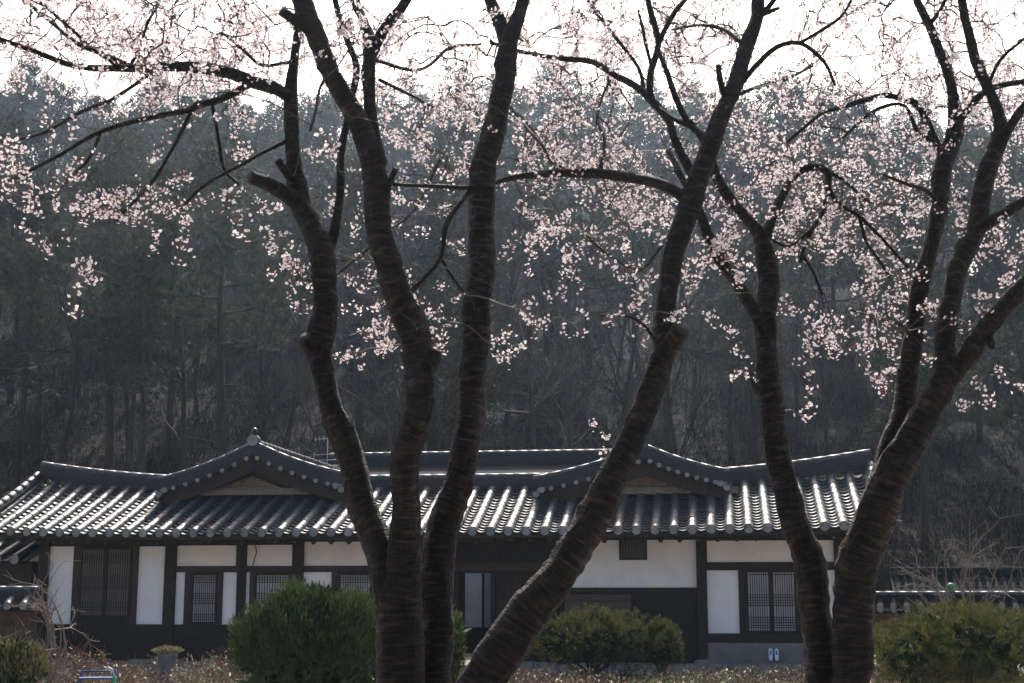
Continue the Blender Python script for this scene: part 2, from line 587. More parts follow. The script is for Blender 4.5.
for q in ((46, 546.5, 72, 624.5), (137, 546.5, 163.5, 625)):
    panel(*q, m='plaster_cool')
for q in ((174, 545.5, 236, 566), (244.5, 545, 292, 566), (302, 541, 373, 567), (556, 535, 697, 588), (707, 540.5, 836, 562)):
    panel(*q)
for q in ((174, 572, 184, 625), (222, 572, 236, 625), (244.5, 572, 249, 625), (302, 572, 331, 625), (707.5, 570, 739, 633.5), (803, 570, 836, 633.5)):
    panel(*q, m='plaster_cool')


def lattice(name, x0, y0, x1, y1, leaves, nv, bands, paper='paper', parent=house, fr=0.05):
    """paper window: outer frame per leaf, thin upright bars and bands of cross bars"""
    u0, z0, u1, z1 = rect(x0, y0, x1, y1, 0.0)
    root = bpy.data.objects.new(name, None)
    C.objects.link(root)
    root.parent = parent
    w = (u1 - u0) / leaves
    for k in range(leaves):
        a, c = u0 + k * w + 0.004, u0 + (k + 1) * w - 0.004
        fb = MB()
        fb.box(a, -0.012, z0, a + fr, 0.045, z1)
        fb.box(c - fr, -0.012, z0, c, 0.045, z1)
        fb.box(a + fr, -0.010, z0, c - fr, 0.045, z0 + fr)
        fb.box(a + fr, -0.010, z1 - fr, c - fr, 0.045, z1)
        fb.build('window_frame', M['wood'], root)
        MB().box(a + fr, 0.02, z0 + fr, c - fr, 0.04, z1 - fr).build('window_paper', M[paper], root)
        lb = MB()
        for j in range(1, nv):
            uu = a + fr + (c - a - 2 * fr) * j / nv
            lb.box(uu - 0.008, 0.004, z0 + fr, uu + 0.008, 0.0195, z1 - fr)
        H_ = z1 - z0 - 2 * fr
        for (s, nb) in bands:
            for j in range(nb):
                zz = z0 + fr + H_ * s + (j - (nb - 1) / 2) * 0.058
                lb.box(a + fr, 0.001, zz - 0.008, c - fr, 0.016, zz + 0.008)
        lb.build('lattice', M['wood'], root)
    return root


lattice('lattice_door', 79, 547, 131, 618, 2, 9, ((.14, 4), (.5, 6), (.86, 4)), 'paper_dark', fr=0.06)
bb = rect(79, 618, 131, 625, 0.0)
MB().box(bb[0], -0.005, bb[1], bb[2], 0.05, bb[3] - 0.003).build('door_threshold', M['wood'], house)
lattice('lattice_window', 191, 573, 217, 624, 1, 11, ((.1, 3), (.5, 5), (.9, 3)))
lattice('lattice_window', 254, 573, 290, 624, 1, 12, ((.1, 3), (.5, 5), (.9, 3)))
lattice('lattice_window', 338, 573, 372, 624, 1, 12, ((.1, 3), (.5, 5), (.9, 3)))
lattice('lattice_window', 746, 570, 797, 633, 2, 9, ((.05, 1), (.16, 4), (.52, 5), (.96, 1)))

# vent window with upright bars, in the big white panel
u0, z0, u1, z1 = rect(619, 533, 647, 560, 0.0)
vw = MB()
vw.box(u0, -0.015, z0, u0 + .05, 0.028, z1); vw.box(u1 - .05, -0.015, z0, u1, 0.028, z1)
vw.box(u0 + .05, -0.012, z0, u1 - .05, 0.028, z0 + .05)
vwo = vw.build('vent_window', M['wood'], house)
vb_ = MB()
vb_.box(u0 + .05, 0.012, z0 + .05, u1 - .05, 0.027, z1)
vb_.build('vent_opening', M['cable'], vwo)
vb_ = MB()
for j in range(1, 8):
    uu = u0 + .05 + (u1 - u0 - .1) * j / 8
    vb_.box(uu - .013, -0.008, z0 + .05, uu + .013, 0.010, z1)
vb_.build('vent_bar_row', M['vent_bar'], vwo)

# plank hatch and board wall under the big white panel
u0, z0, u1, z1 = rect(565, 594, 631, 622, 0.0)
ph = MB()
for j in range(4):
    dz = (z1 - z0) / 4
    ph.box(u0, 0.02 + 0.004 * (j % 2), z0 + j * dz + .006, u1, 0.055, z0 + (j + 1) * dz - .006)
ph.build('plank_hatch', mat('hatch_boards', (0.055, 0.042, 0.035), 0.8, (5, (0.10, 0.08, 0.068), 0.35, 0.7, (.6, 6, 9)), 0.3), house)
u0, z0, u1, z1 = rect(632, 594, 697, 662, 0.0)
ph = MB()
nb = 9
for j in range(nb):
    du = (u1 - u0) / nb
    ph.box(u0 + j * du + .006, 0.02 + 0.006 * (j % 3), z0, u0 + (j + 1) * du - .006, 0.055, z1)
ph.box(u0, -0.01, z0 + .75, u1, 0.019, z0 + .84)
ph.build('board_door', M['board'], house)

# gate: dark leaf folded back and its frame
MB().box(G1 + .005, -0.03, 0.1, G1 + .06, 0.05, GZ).box(G0 - .06, -0.03, 0.1, G0 - .005, 0.05, GZ).build('gate_frame', M['wood'], house)
u0, z0, u1, z1 = rect(494, 574, 541, 655, 0.0)
ph = MB()
for j in range(6):
    du = (u1 - u0) / 6
    ph.box(u0 + .06 + j * du + .005, 0.015 + 0.005 * (j % 2), z0, u0 + .06 + (j + 1) * du - .005, 0.055, z1)
ph.build('gate_leaf', M['wood'], house)
# inner court wall seen through the gate
MB().box(G0 - 4.5, 9.4, 0.75, G1 + 2.0, 9.55, 2.9).build('court_wall', M['plaster_cool'], house)
MB().box(G0 - 4.5, 9.3, 0.0, G1 + 2.0, 9.6, 0.749).build('court_plinth', M['wood'], house)
for (xa, xb, mm) in ((482, 484, 'wood'), (491, 500, 'wood'), (456, 464.5, 'wood')):
    ga, gb_ = H(xa, 600, 9.3)[0], H(xb, 600, 9.3)[0]
    MB().box(ga, 9.28, 0.751, gb_, 9.39, 2.9).build('court_post', M[mm], house)
ga, gb_ = H(484, 600, 9.3)[0], H(491, 600, 9.3)[0]
MB().box(ga + .002, 9.33, 0.751, gb_ - .002, 9.392, 2.9).build('court_door', M['hatch_grey'], house)

# plinths
u0, z0, u1, z1 = rect(707, 643, 836, 669, -0.06)
MB().box(u0, -0.06, -0.1, u1, 0.05, z1 - .002).build('plinth', M['plinth'], house)
u0, z0, u1, z1 = rect(46, 642, 372, 655, 0.0)
MB().box(u0, 0.0, -0.1, u1, 0.058, z1).build('skirt_board', M['wood'], house)
for (f0, f1) in ((UL - .3, G0 - .25), (G1 + .25, UR + .3)):
    st = MB()
    uu = f0
    while uu < f1 - .3:
        w = min(random.uniform(.45, .9), f1 - uu)
        st.box(uu, -0.55 + random.uniform(-.04, .04), -0.1, uu + w - .02, -0.08, random.uniform(.14, .20))
        uu += w
    st.box(f0, -.5, -.11, f1, -.09, .11)
    st.build('foundation', M['stone'], house)
for p_x in (41, 168, 240, 297, 702, 841):
    uu, zz = H(p_x, 656)
    MB().lathe([(.17, 0.0), (.19, .12), (.17, .22), (.13, .25)], uu, -0.03, 12).build('post_stone', M['stone'], house)

# ---- front roof of tiles
NROW = 52
PITCHU = (ER - EL) / NROW
deck = MB()
us = np.linspace(EL, ER, 40)
vsf = np.linspace(VE + .03, VR, 10)
deck.grid(lambda u, v: (u, v, roof_z(u, v) - 0.075), us, vsf)
deck.grid(lambda u, v: (u, v, roof_z(u, v) - 0.16), us[::-1], vsf)
deck.grid(lambda u, v: (u, VE + .03, roof_z(u, VE) - 0.16 + v), us, [0, .085])
back = np.linspace(VR, 2 * VR - VE, 8)
deck.grid(lambda u, v: (u, v, roof_z(u, 2 * VR - v) - 0.07), us, back)
deck.grid(lambda u, v: (u, v, roof_z(u, 2 * VR - v) - 0.16), us[::-1], back)
for uu in (EL, ER):
    deck.grid(lambda t, v: (uu, v, roof_z(uu, v if v < VR else 2 * VR - v) - 0.16 + t), [0, .10], np.linspace(VE + .03, 2 * VR - VE, 18))
roof = deck.build('roof', M['wood'], house)

tl = MB()
TL = 0.185


def tile_row_field(tb, zfun, e0, e1, rows, v0, v1, wavy=0.0, mcap=1, crown=True, flip=False):
    pit = (e1 - e0) / rows
    rc = pit * 0.265
    nseg = int((v1 - v0) / TL)
    dv = (v1 - v0) / nseg
    for r in range(rows):
        ua, ub = e0 + r * pit + pit / 2, None
        # pan tiles, concave, each lapped over the one below
        half = pit * 0.36
        uc = e0 + r * pit
        if r > 0:
            for s in range(nseg):
                va, vb = v0 + s * dv, v0 + (s + 1) * dv + 0.02
                jz = random.uniform(-.004, .004)
                jt = random.uniform(-.003, .003)
                vs, fs = [], []
                K = 6
                for k in range(K + 1):
                    t = -1 + 2 * k / K
                    up = 0.062 * t * t
                    uo = uc + half * t
                    za = zfun(uo, va) + up + 0.016 + jz + jt * t - 0.055
                    zb = zfun(uo, vb) + up - 0.028 + jz - 0.055
                    vs += [(uo, va - .012, za), (uo, vb, zb), (uo, va - .012, za - 0.026)]
                for k in range(K):
                    a = 3 * k
                    fs.append((a, a + 3, a + 4, a + 1))
                    fs.append((a + 2, a + 5, a + 3, a))
                tb._add(vs, fs, 2, None, False)
        # cover tiles, convex
        for s in range(int((v1 - v0) / 0.30) + 1):
            va = v0 + s * 0.30
            vb = min(va + 0.305, v1)
            if vb - va < 0.03:
                continue
            jx = random.uniform(-.006, .006)
            jz = random.uniform(-.002, .002)
            vs, fs = [], []
            K = 8
            for k in range(K + 1):
                th = math.pi * k / K
                du = -rc * math.cos(th)
                dz = rc * math.sin(th)
                ra, rb = 1.0, 0.97
                vs += [(ua + jx + du * ra, va - .01, zfun(ua, va) - 0.012 + jz + dz * ra), (ua + jx + du * rb, vb, zfun(ua, vb) - 0.014 + jz + dz * rb)]
            for k in range(K):
                a = 2 * k
                fs.append((a, a + 2, a + 3, a + 1))
            tb._add(vs, fs, 0, None, True)
        # round plug at the eave end
        K = 10
        vs = [(ua + rc * .97 * math.cos(2 * math.pi * k / K), v0 - .006, zfun(ua, v0) - .012 + rc * .97 * math.sin(2 * math.pi * k / K)) for k in range(K)]
        tb._add(vs, [tuple(range(K))], mcap, None, False)


tile_row_field(tl, roof_z, EL + .05, ER - .05, NROW, VE, VR - 0.05)
tl.build('tile_field', [M['tile'], M['mortar'], M['tile_pan']], roof)


def ridge(name, pts, w, h, parent, layers=4, m='tile_dark', capr=None, cm='tile'):
    """stack of thin tile courses topped with a round cover, along a path of (u,v,z of base)"""
    pts = np.asarray(pts, float)
    rb = MB()
    tang = np.gradient(pts, axis=0)
    side = np.stack([-tang[:, 1], tang[:, 0], np.zeros(len(pts))], 1)
    side /= np.maximum(np.linalg.norm(side, axis=1)[:, None], 1e-9)
    up = np.array((0, 0, 1.0))
    for k in range(layers):
        z0 = h * k / layers
        z1 = h * (k + 1) / layers - 0.022
        ww = w * (1 - 0.07 * k) / 2
        ring = []
        for p, s in zip(pts, side):
            for (a, zz) in ((-1, z0), (-1, z1), (1, z1), (1, z0)):
                ring.append(p + s * ww * a + up * zz)
            
        fs = []
        n = len(pts)
        for i in range(n - 1):
            for q in range(4):
                q2 = (q + 1) % 4
                fs.append((i * 4 + q, i * 4 + q2, (i + 1) * 4 + q2, (i + 1) * 4 + q))
        fs.append((0, 1, 2, 3)[::-1]); fs.append(tuple((n - 1) * 4 + q for q in range(4)))
        rb._add(ring, fs, 0)
    core = []
    ww = w * .36
    for p, s in zip(pts, side):
        for (a, zz) in ((-1, -.05), (-1, h), (1, h), (1, -.05)):
            core.append(p + s * ww * a + up * zz)
    n = len(pts)
    fs = [(i * 4 + q, i * 4 + (q + 1) % 4, (i + 1) * 4 + (q + 1) % 4, (i + 1) * 4 + q) for i in range(n - 1) for q in range(4)]
    fs += [(3, 2, 1, 0), tuple((n - 1) * 4 + q for q in range(4))]
    rb._add(core, fs, 0)
    o = rb.build(name, M[m], parent)
    cr = capr or w * .34
    cb = MB()
    # round cover tiles laid end to end
    d = np.r_[0, np.cumsum(np.linalg.norm(np.diff(pts, axis=0), axis=1))]
    nseg = max(1, int(d[-1] / .34))
    for k in range(nseg):
        ss = np.linspace(d[-1] * k / nseg, d[-1] * (k + 1) / nseg + .01, 3)
        pp = np.stack([np.interp(ss, d, pts[:, j]) for j in range(3)], 1) + up * (h + cr * .25)
        cb.tube(pp, [cr * 1.03, cr, cr * .95], 10)
    cb.build('ridge_cover', M[cm], o)
    return o


# ---- main ridge
rid = []
for u in np.linspace(EL + .25, ER - .12, 60):
    rid.append((u, VR, roof_z(u, VR) - 0.06 + lift(u, .20)))
ridge('ridge', rid, .30, .26, roof, 4)
# ---- verge ridges at both ends
for uu, s in ((EL + .20, 1), (ER - .16, -1)):
    pts = [(uu + 0.0 * s, v, roof_z(uu, v) - .02 + 0.05 * ((VR - v) / 3) ** 2) for v in np.linspace(VR - .1, VE + .12, 14)]
    ridge('verge_ridge', pts, .26, .20, roof, 3)
    vb2 = MB()
    for v in np.linspace(VE + .05, VR - .2, 11):
        cc = uu - s * .30
        vb2.tube([(uu - s * .02, v, roof_z(uu, v) + .03), (cc, v, roof_z(uu, v) - .03)], .075, 9)
    vb2.build('verge_tile_ends', M['tile'], roof)
    pts = [(uu, v, roof_z(uu, 2 * VR - v) - .02) for v in np.linspace(VR + .1, 2 * VR - VE - .1, 8)]
    ridge('verge_ridge', pts, .26, .20, roof, 3)

# ---- rafters under the eave
for i in range(50):
    u = EL + .45 + i * (ER - EL - .9) / 49
    MB().tube([(u, VE + .16, roof_z(u, VE) - .235), (u, .12, roof_z(u, .12) - .235)], .058, 8).build('rafter', M['wood'], roof)
fb = MB()
fb.grid(lambda u, t: (u, VE + .10, roof_z(u, VE) - .165 + t * .1), us, [0, 1])
fb.grid(lambda u, t: (u, VE + .10 + t * .06, roof_z(u, VE) - .167), us, [0, 1])
fb.build('eave_board', M['wood'], roof)

# ---- two cross gables facing the yard, wings running back
def gable(apex, left, right, tri_apex, tri_l, tri_r, ledge, nends):
    VB, VW = 0.85, 1.30
    gr = bpy.data.objects.new('gable', None)
    C.objects.link(gr)
    gr.parent = house
    ua, za = H(*apex, VB)
    ul, zl = H(*left, VB)
    ur, zr = H(*right, VB)

    def prof(u):       # top of barge, concave
        if u < ua:
            t = (ua - u) / (ua - ul); ze = zl
        else:
            t = (u - ua) / (ur - ua); ze = zr
        return za + (ze - za) * (1.42 * t - 0.42 * t * t)
    usg = np.r_[np.linspace(ul - .05, ua, 14), np.linspace(ua, ur + .05, 14)[1:]]
    TH = .34
    # wing roof surface
    wb = MB()
    vsg = np.linspace(VB + .06, 9.5, 8)
    wb.grid(lambda u, v: (u, v, prof(u) - TH + .02), usg, vsg)
    wb.grid(lambda u, v: (u, v, prof(u) - TH - .12), usg[::-1], vsg)
    wb.grid(lambda u, t: (u, VB + .06, prof(u) - TH - .12 + t * .14), usg, [0, 1])
    # wing slopes carried on down behind the front ridge
    for (uu, s) in ((ul - .05, -1), (ur + .05, 1)):
        z0 = prof(uu) - TH
        wb.grid(lambda a, v: (uu + s * a, v, z0 + .02 - .42 * a), [0, 1.3], [VR + .3, 9.5])
        wb.grid(lambda a, v: (uu + s * a, v, z0 - .12 - .42 * a), [1.3, 0], [VR + .3, 9.5])
    wb.build('wing_roof', M['tile_dark'], gr)
    # wing side walls
    MB().box(ul + .3, 3.8, 0, ur - .3, 9.0, zl - .7).build('wing_wall', M['plaster'], gr)
    # barge ridge: left and right halves
    ptsl = [(u, VB, prof(u) - TH) for u in usg]
    ridge('barge_ridge', ptsl, .26, .24, gr, 4, capr=.075)
    # long ridge running back from the apex
    ridge('wing_ridge', [(ua, v, prof(ua) - TH + .02) for v in np.linspace(VB - .05, 9.5, 20)], .24, .26, gr, 3)
    # row of round tile ends hanging along the barge
    te = MB()
    arc = np.linspace(0.06, 0.97, nends)
    for s_, uend in ((-1, ul), (1, ur)):
        for t in arc:
            u = ua + (uend - ua) * t
            z = prof(u) - TH - .05
            te.tube([(u, VB - .12, z), (u, VB + .3, z + .015)], .062, 10, 0)
            te._add([(u + .058 * math.cos(2 * math.pi * k / 10), VB - .123, z + .058 * math.sin(2 * math.pi * k / 10)) for k in range(10)], [tuple(range(10))], 1)
    for uu, zz in ((ul + .02, zl - TH - .12), (ur - .02, zr - TH - .12), (ul + .16, zl - TH - .02), (ur - .16, zr - TH - .02)):
        te.tube([(uu, VB - .16, zz), (uu, VB + .2, zz + .02)], .085, 12, 0)
        te._add([(uu + .08 * math.cos(2 * math.pi * k / 12), VB - .163, zz + .08 * math.sin(2 * math.pi * k / 12)) for k in range(12)], [tuple(range(12))], 1)
    te.build('tile_ends', [M['tile'], M['mortar']], gr)
    # barge board (dark) behind the tile ends
    bo = MB()
    bo.grid(lambda u, t: (u, VB + .02, prof(u) - TH - .10 - .30 * t * (1.0)), usg, [1, 0])
    bo.grid(lambda u, t: (u, VB + .06, prof(u) - TH - .10 - .30 * t * (1.0)), usg[::-1], [1, 0])
    bo.grid(lambda u, t: (u, VB + .02 + .04 * t, prof(u) - TH - .40), usg, [0, 1])
    bo.build('barge_board', M['wood'], gr)
    # gable wall: dark filled triangle and the boarded lighter triangle
    fw = MB()
    zb = H(*ledge[0], VW)[1] - .25
    top = [(u, VW + .06, max(prof(u) - TH - .1, zb + .01)) for u in usg]
    n = len(usg)
    fw._add([(u, VW + .06, zb) for u in usg] + top, [(i, i + 1, n + i + 1, n + i) for i in range(n - 1)], 0)
    fw.build('gable_wall', M['wood'], gr)
    (tx, tz), (lx, lz), (rx, rz) = H(*tri_apex, VW), H(*tri_l, VW), H(*tri_r, VW)
    tb = MB()
    rows = 7
    for k in range(rows):       # weathered boards, tapering to the apex
        t0, t1 = k / rows, (k + 1) / rows - .03
        l0, r0 = lx + (tx - lx) * t0, rx + (tx - rx) * t0
        l1, r1 = lx + (tx - lx) * t1, rx + (tx - rx) * t1
        z0, z1 = lz + (tz - lz) * t0, lz + (tz - lz) * t1
        vs = [(l0, VW, z0), (r0, VW, z0), (r1, VW + .01, z1), (l1, VW + .01, z1), (l0, VW + .05, z0), (r0, VW + .05, z0), (r1, VW + .05, z1), (l1, VW + .05, z1)]
        tb._add(vs, [(0, 1, 2, 3), (0, 4, 5, 1), (3, 2, 6, 7), (0, 3, 7, 4), (1, 5, 6, 2)], 0)
    tb.build('gable_boards', M['gable_brick'], gr)
    l0, r0 = H(*ledge[0], VW - .12), H(*ledge[1], VW - .12)
    lb = MB()
    for k in range(2):
        lb.box(l0[0], VW - .18 + .05 * k, l0[1] - .17 + .085 * k, r0[0], VW + .05, l0[1] - .17 + .085 * k + .08)
    lb.build('gable_ledge', M['trim'], gr)
    return gr, ua, za


gr, ua, za = gable((254, 440), (161, 476), (344, 471), (252, 476), (212, 490.5), (286, 490.5), ((166, 489), (350, 489)), 8)
fin = MB()
fin.tube([(ua, .74, za - .02), (ua, .95, za - .02)], .15, 14)
fin._add([(ua + .14 * math.cos(2 * math.pi * k / 14), .737, za - .02 + .14 * math.sin(2 * math.pi * k / 14)) for k in range(14)], [tuple(range(14))], 1)
fin.tube([(ua - .02, .9, za + .08), (ua, .86, za + .2), (ua + .03, .8, za + .28)], [.10, .085, .04], 8)
fin.build('roof_finial', [M['tile_dark'], M['mortar']], gr)
gr, ua, za = gable((645, 443), (536, 475), (727, 468), (644, 474), (596, 489), (690, 489), ((541, 488), (738, 488)), 9)

# ---- rear block ridge, across the court
zr2 = H(480, 463, 10.5)[1]
r0, r1 = H(330, 463, 10.5)[0], H(620, 463, 10.5)[0]
ob = MB()
rs = np.linspace(r0, r1, 12)
ob.grid(lambda u, v: (u, v, zr2 - .42 * abs(v - 10.5)), rs, [8.6, 10.5, 12.4])
ob.grid(lambda u, v: (u, v, zr2 - .12 - .42 * abs(v - 10.5)), rs[::-1], [8.6, 10.5, 12.4])
ro = ob.build('rear_roof', M['tile_dull'], house)
ridge('ridge', [(u, 10.5, zr2 - .05) for u in rs], .3, .30, ro, 4)

# cable hanging on the wall
pts = [H(256, 541, -.02), H(257, 552, -.02), H(254, 563, -.02), H(250, 572, -.02)]
MB().tube([(p[0], -.10 if i == 0 else -.06, p[1]) for i, p in enumerate(pts)], .014, 5).build('cable', M['cable'], house)

# ---- antenna behind the left gable
at = thing('roof_antenna', 'thin grey television antenna sticking up behind the left gable', 'antenna', W(327, 470, 37.5))
mb = MB()
mb.tube([(0, 0, -.6), (0, 0, .85)], .014, 5)
mb.build('mast', M['steel'], at)
mb = MB()
mb.tube([(-.35, 0, .8), (.25, 0, .86)], .011, 5)
for k in range(6):
    x = -.33 + k * .11
    mb.tube([(x, -.2, .80 + .01 * k), (x, .2, .80 + .01 * k)], .007, 4)
    mb.tube([(x, 0, .72 + .01 * k), (x, 0, .88 + .01 * k)], .007, 4)
mb.build('aerial', M['steel'], at)
mb = MB()
for z in (.10, .25, .4):
    mb.tube([(-.35, 0, z), (.4, 0, z + .03)], .008, 4)
mb.tube([(-.35, 0, .05), (-.35, 0, .45)], .008, 4)
mb.build('lower_rods', M['steel'], at)

# ---- white rubber shoes leaning on the plinth
def shoe(px, side, lab):
    u, z = H(px, 648, -.2)
    zb = H(px, 661, -.2)[1]
    p0 = HO + hu * u + hv * (-.17)
    s = thing('rubber_shoe', lab, 'shoe', (p0[0], p0[1], zb), -ANG, 'pair of white rubber shoes')
    s.rotation_euler = (R(-14), 0, -ANG)
    out = []
    L = .27
    sh = MB()
    prof = [(0, .030), (.03, .040), (.08, .043), (.14, .042), (.19, .048), (.235, .043), (.26, .026), (.27, .008)]
    vs, fs = [], []
    for (zz, w) in prof:
        for k in range(10):
            t = 2 * math.pi * k / 10
            vs.append((w * math.cos(t), -.022 + .024 * math.sin(t) * (1 if zz > .03 else .8), zz))
    for i in range(len(prof) - 1):
        for k in range(10):
            fs.append((i * 10 + k, i * 10 + (k + 1) % 10, (i + 1) * 10 + (k + 1) % 10, (i + 1) * 10 + k))
    fs += [tuple(range(10))[::-1], tuple((len(prof) - 1) * 10 + k for k in range(10))]
    sh._add(vs, fs, 0, None, True)
    sh.build('shoe_body', M['rubber'], s)
    op = MB()
    op._add([(.026 * math.cos(2 * math.pi * k / 12), -.0475, .175 + .062 * math.sin(2 * math.pi * k / 12)) for k in range(12)]
            + [(.026 * math.cos(2 * math.pi * k / 12), -.040, .175 + .062 * math.sin(2 * math.pi * k / 12)) for k in range(12)],
            [tuple(range(12))] + [(k, (k + 1) % 12, 12 + (k + 1) % 12, 12 + k) for k in range(12)], 0)
    op.build('shoe_opening', M['rubber_in'], s)


shoe(770.5, -1, 'left white rubber shoe of the pair propped against the grey plinth')
shoe(776.5, 1, 'right white rubber shoe of the pair propped against the grey plinth')


# ---- tile capped walls on both sides
def capped_wall(name, label, p0, p1, h, thick, rows, cat='wall', m='mud', capw=.55, rise=.24, tm='tile'):
    p0, p1 = np.array(p0, float), np.array(p1, float)
    L = np.linalg.norm(p1 - p0)
    ang = math.atan2(p1[1] - p0[1], p1[0] - p0[0])
    t = thing(name, label, cat, (p0[0], p0[1], 0), ang)
    MB().box(0, -thick / 2, -.1, L, thick / 2, h).build('wall_body', M[m], t)
    cb = MB()
    zf = lambda u, v: h + .05 + rise * (1 - abs(v) / capw)
    xs = np.linspace(-.05, L + .05, 12)
    cb.grid(lambda u, v: (u, v, zf(u, v) - .05), xs, [-capw, 0, capw])
    cb.grid(lambda u, v: (u, v, zf(u, v) - .11), xs[::-1], [-capw, 0, capw])
    cap = cb.build('cap_roof', M['tile_dark' if tm == 'tile' else tm], t)
    tf = MB()
    tile_row_field(tf, zf, 0, L, rows, -capw, -.04)
    tf.build('cap_tiles', [M[tm], M['mortar'], M['tile_pan' if tm == 'tile' else tm]], cap)
    ridge('cap_ridge', [(u, 0, h + .05 + rise - .04) for u in np.linspace(-.05, L + .05, 10)], .24, .16, cap, 2, m='tile_dark' if tm == 'tile' else tm, cm=tm if name == 'tiled_shed' else 'tile')
    return t


q0, q1 = W(874, 610, 38.5), W(1080, 608, 37.0)
capped_wall('garden_wall', 'low earthen wall with grey tiled cap behind the right round pine shrub', (q0[0], q0[1]), (q1[0] + 1, q1[1]), q0[2] - .02, .4, 18, tm='tile_dull')
q0, q1 = W(893, 592, 43), W(1090, 592, 42)
capped_wall('tiled_shed', 'low tiled outbuilding roof showing above the garden wall, dim and farther back', (q0[0], q0[1]), (q1[0], q1[1]), q0[2] - .1, 1.8, 24, 'shed', 'mud', 1.0, .56, 'tile_dull')
q0, q1 = W(-70, 562, 36.4), W(46, 562, 35.6)
capped_wall('side_shed', 'small tiled roof side shed at the far left end of house', (q0[0], q0[1]), (q1[0], q1[1]), q0[2] - .02, 1.2, 7, 'shed', 'board', 1.0, .42)
q0, q1 = W(-90, 604, 31.6), W(36, 604, 31.8)
capped_wall('yard_wall', 'low brown stone wall with tile cap below the left side shed', (q0[0], q0[1]), (q1[0], q1[1]), q0[2] - .08, .4, 8, 'wall', 'mud', .42, .2)

# green ball lying on the right wall's cap
p = W(951, 587, 38.0)
gb = MB()
gb.lathe([(.02, -.11), (.065, -.095), (.10, -.05), (.108, 0), (.10, .05), (.07, .09), (.025, .105)], 0, 0, 14)
gbo = gb.build('green_ball', M['green_plastic'])
gbo.location = (p[0], p[1], p[2])
tag(gbo, 'bright green round ball sitting on the tiled wall cap at right', 'ball')


# ================================================================== CHERRY TREES
def smooth_path(pts, step=0.045):
    """Catmull-Rom through (x,y,z,r) points"""
    P = np.asarray(pts, float)
    P = np.vstack([2 * P[0] - P[1], P, 2 * P[-1] - P[-2]])
    out = []
    for i in range(1, len(P) - 2):
        p0, p1, p2, p3 = P[i - 1], P[i], P[i + 1], P[i + 2]
        n = max(2, int(np.linalg.norm(p2[:3] - p1[:3]) / step))
        for k in range(n):
            t = k / n
            out.append(0.5 * ((2 * p1) + (-p0 + p2) * t + (2 * p0 - 5 * p1 + 4 * p2 - p3) * t * t + (-p0 + 3 * p1 - 3 * p2 + p3) * t ** 3))
    out.append(P[-2])
    return np.array(out)


def stem(spec):
    """spec: (px, py, width px, depth) list -> (x,y,z,r)"""
    out = []
    for (px, py, w, Y) in spec:
        p = W(px, py, Y)
        out.append((p[0], p[1], p[2], w / 2 * Y / FPX * .96))
    return out


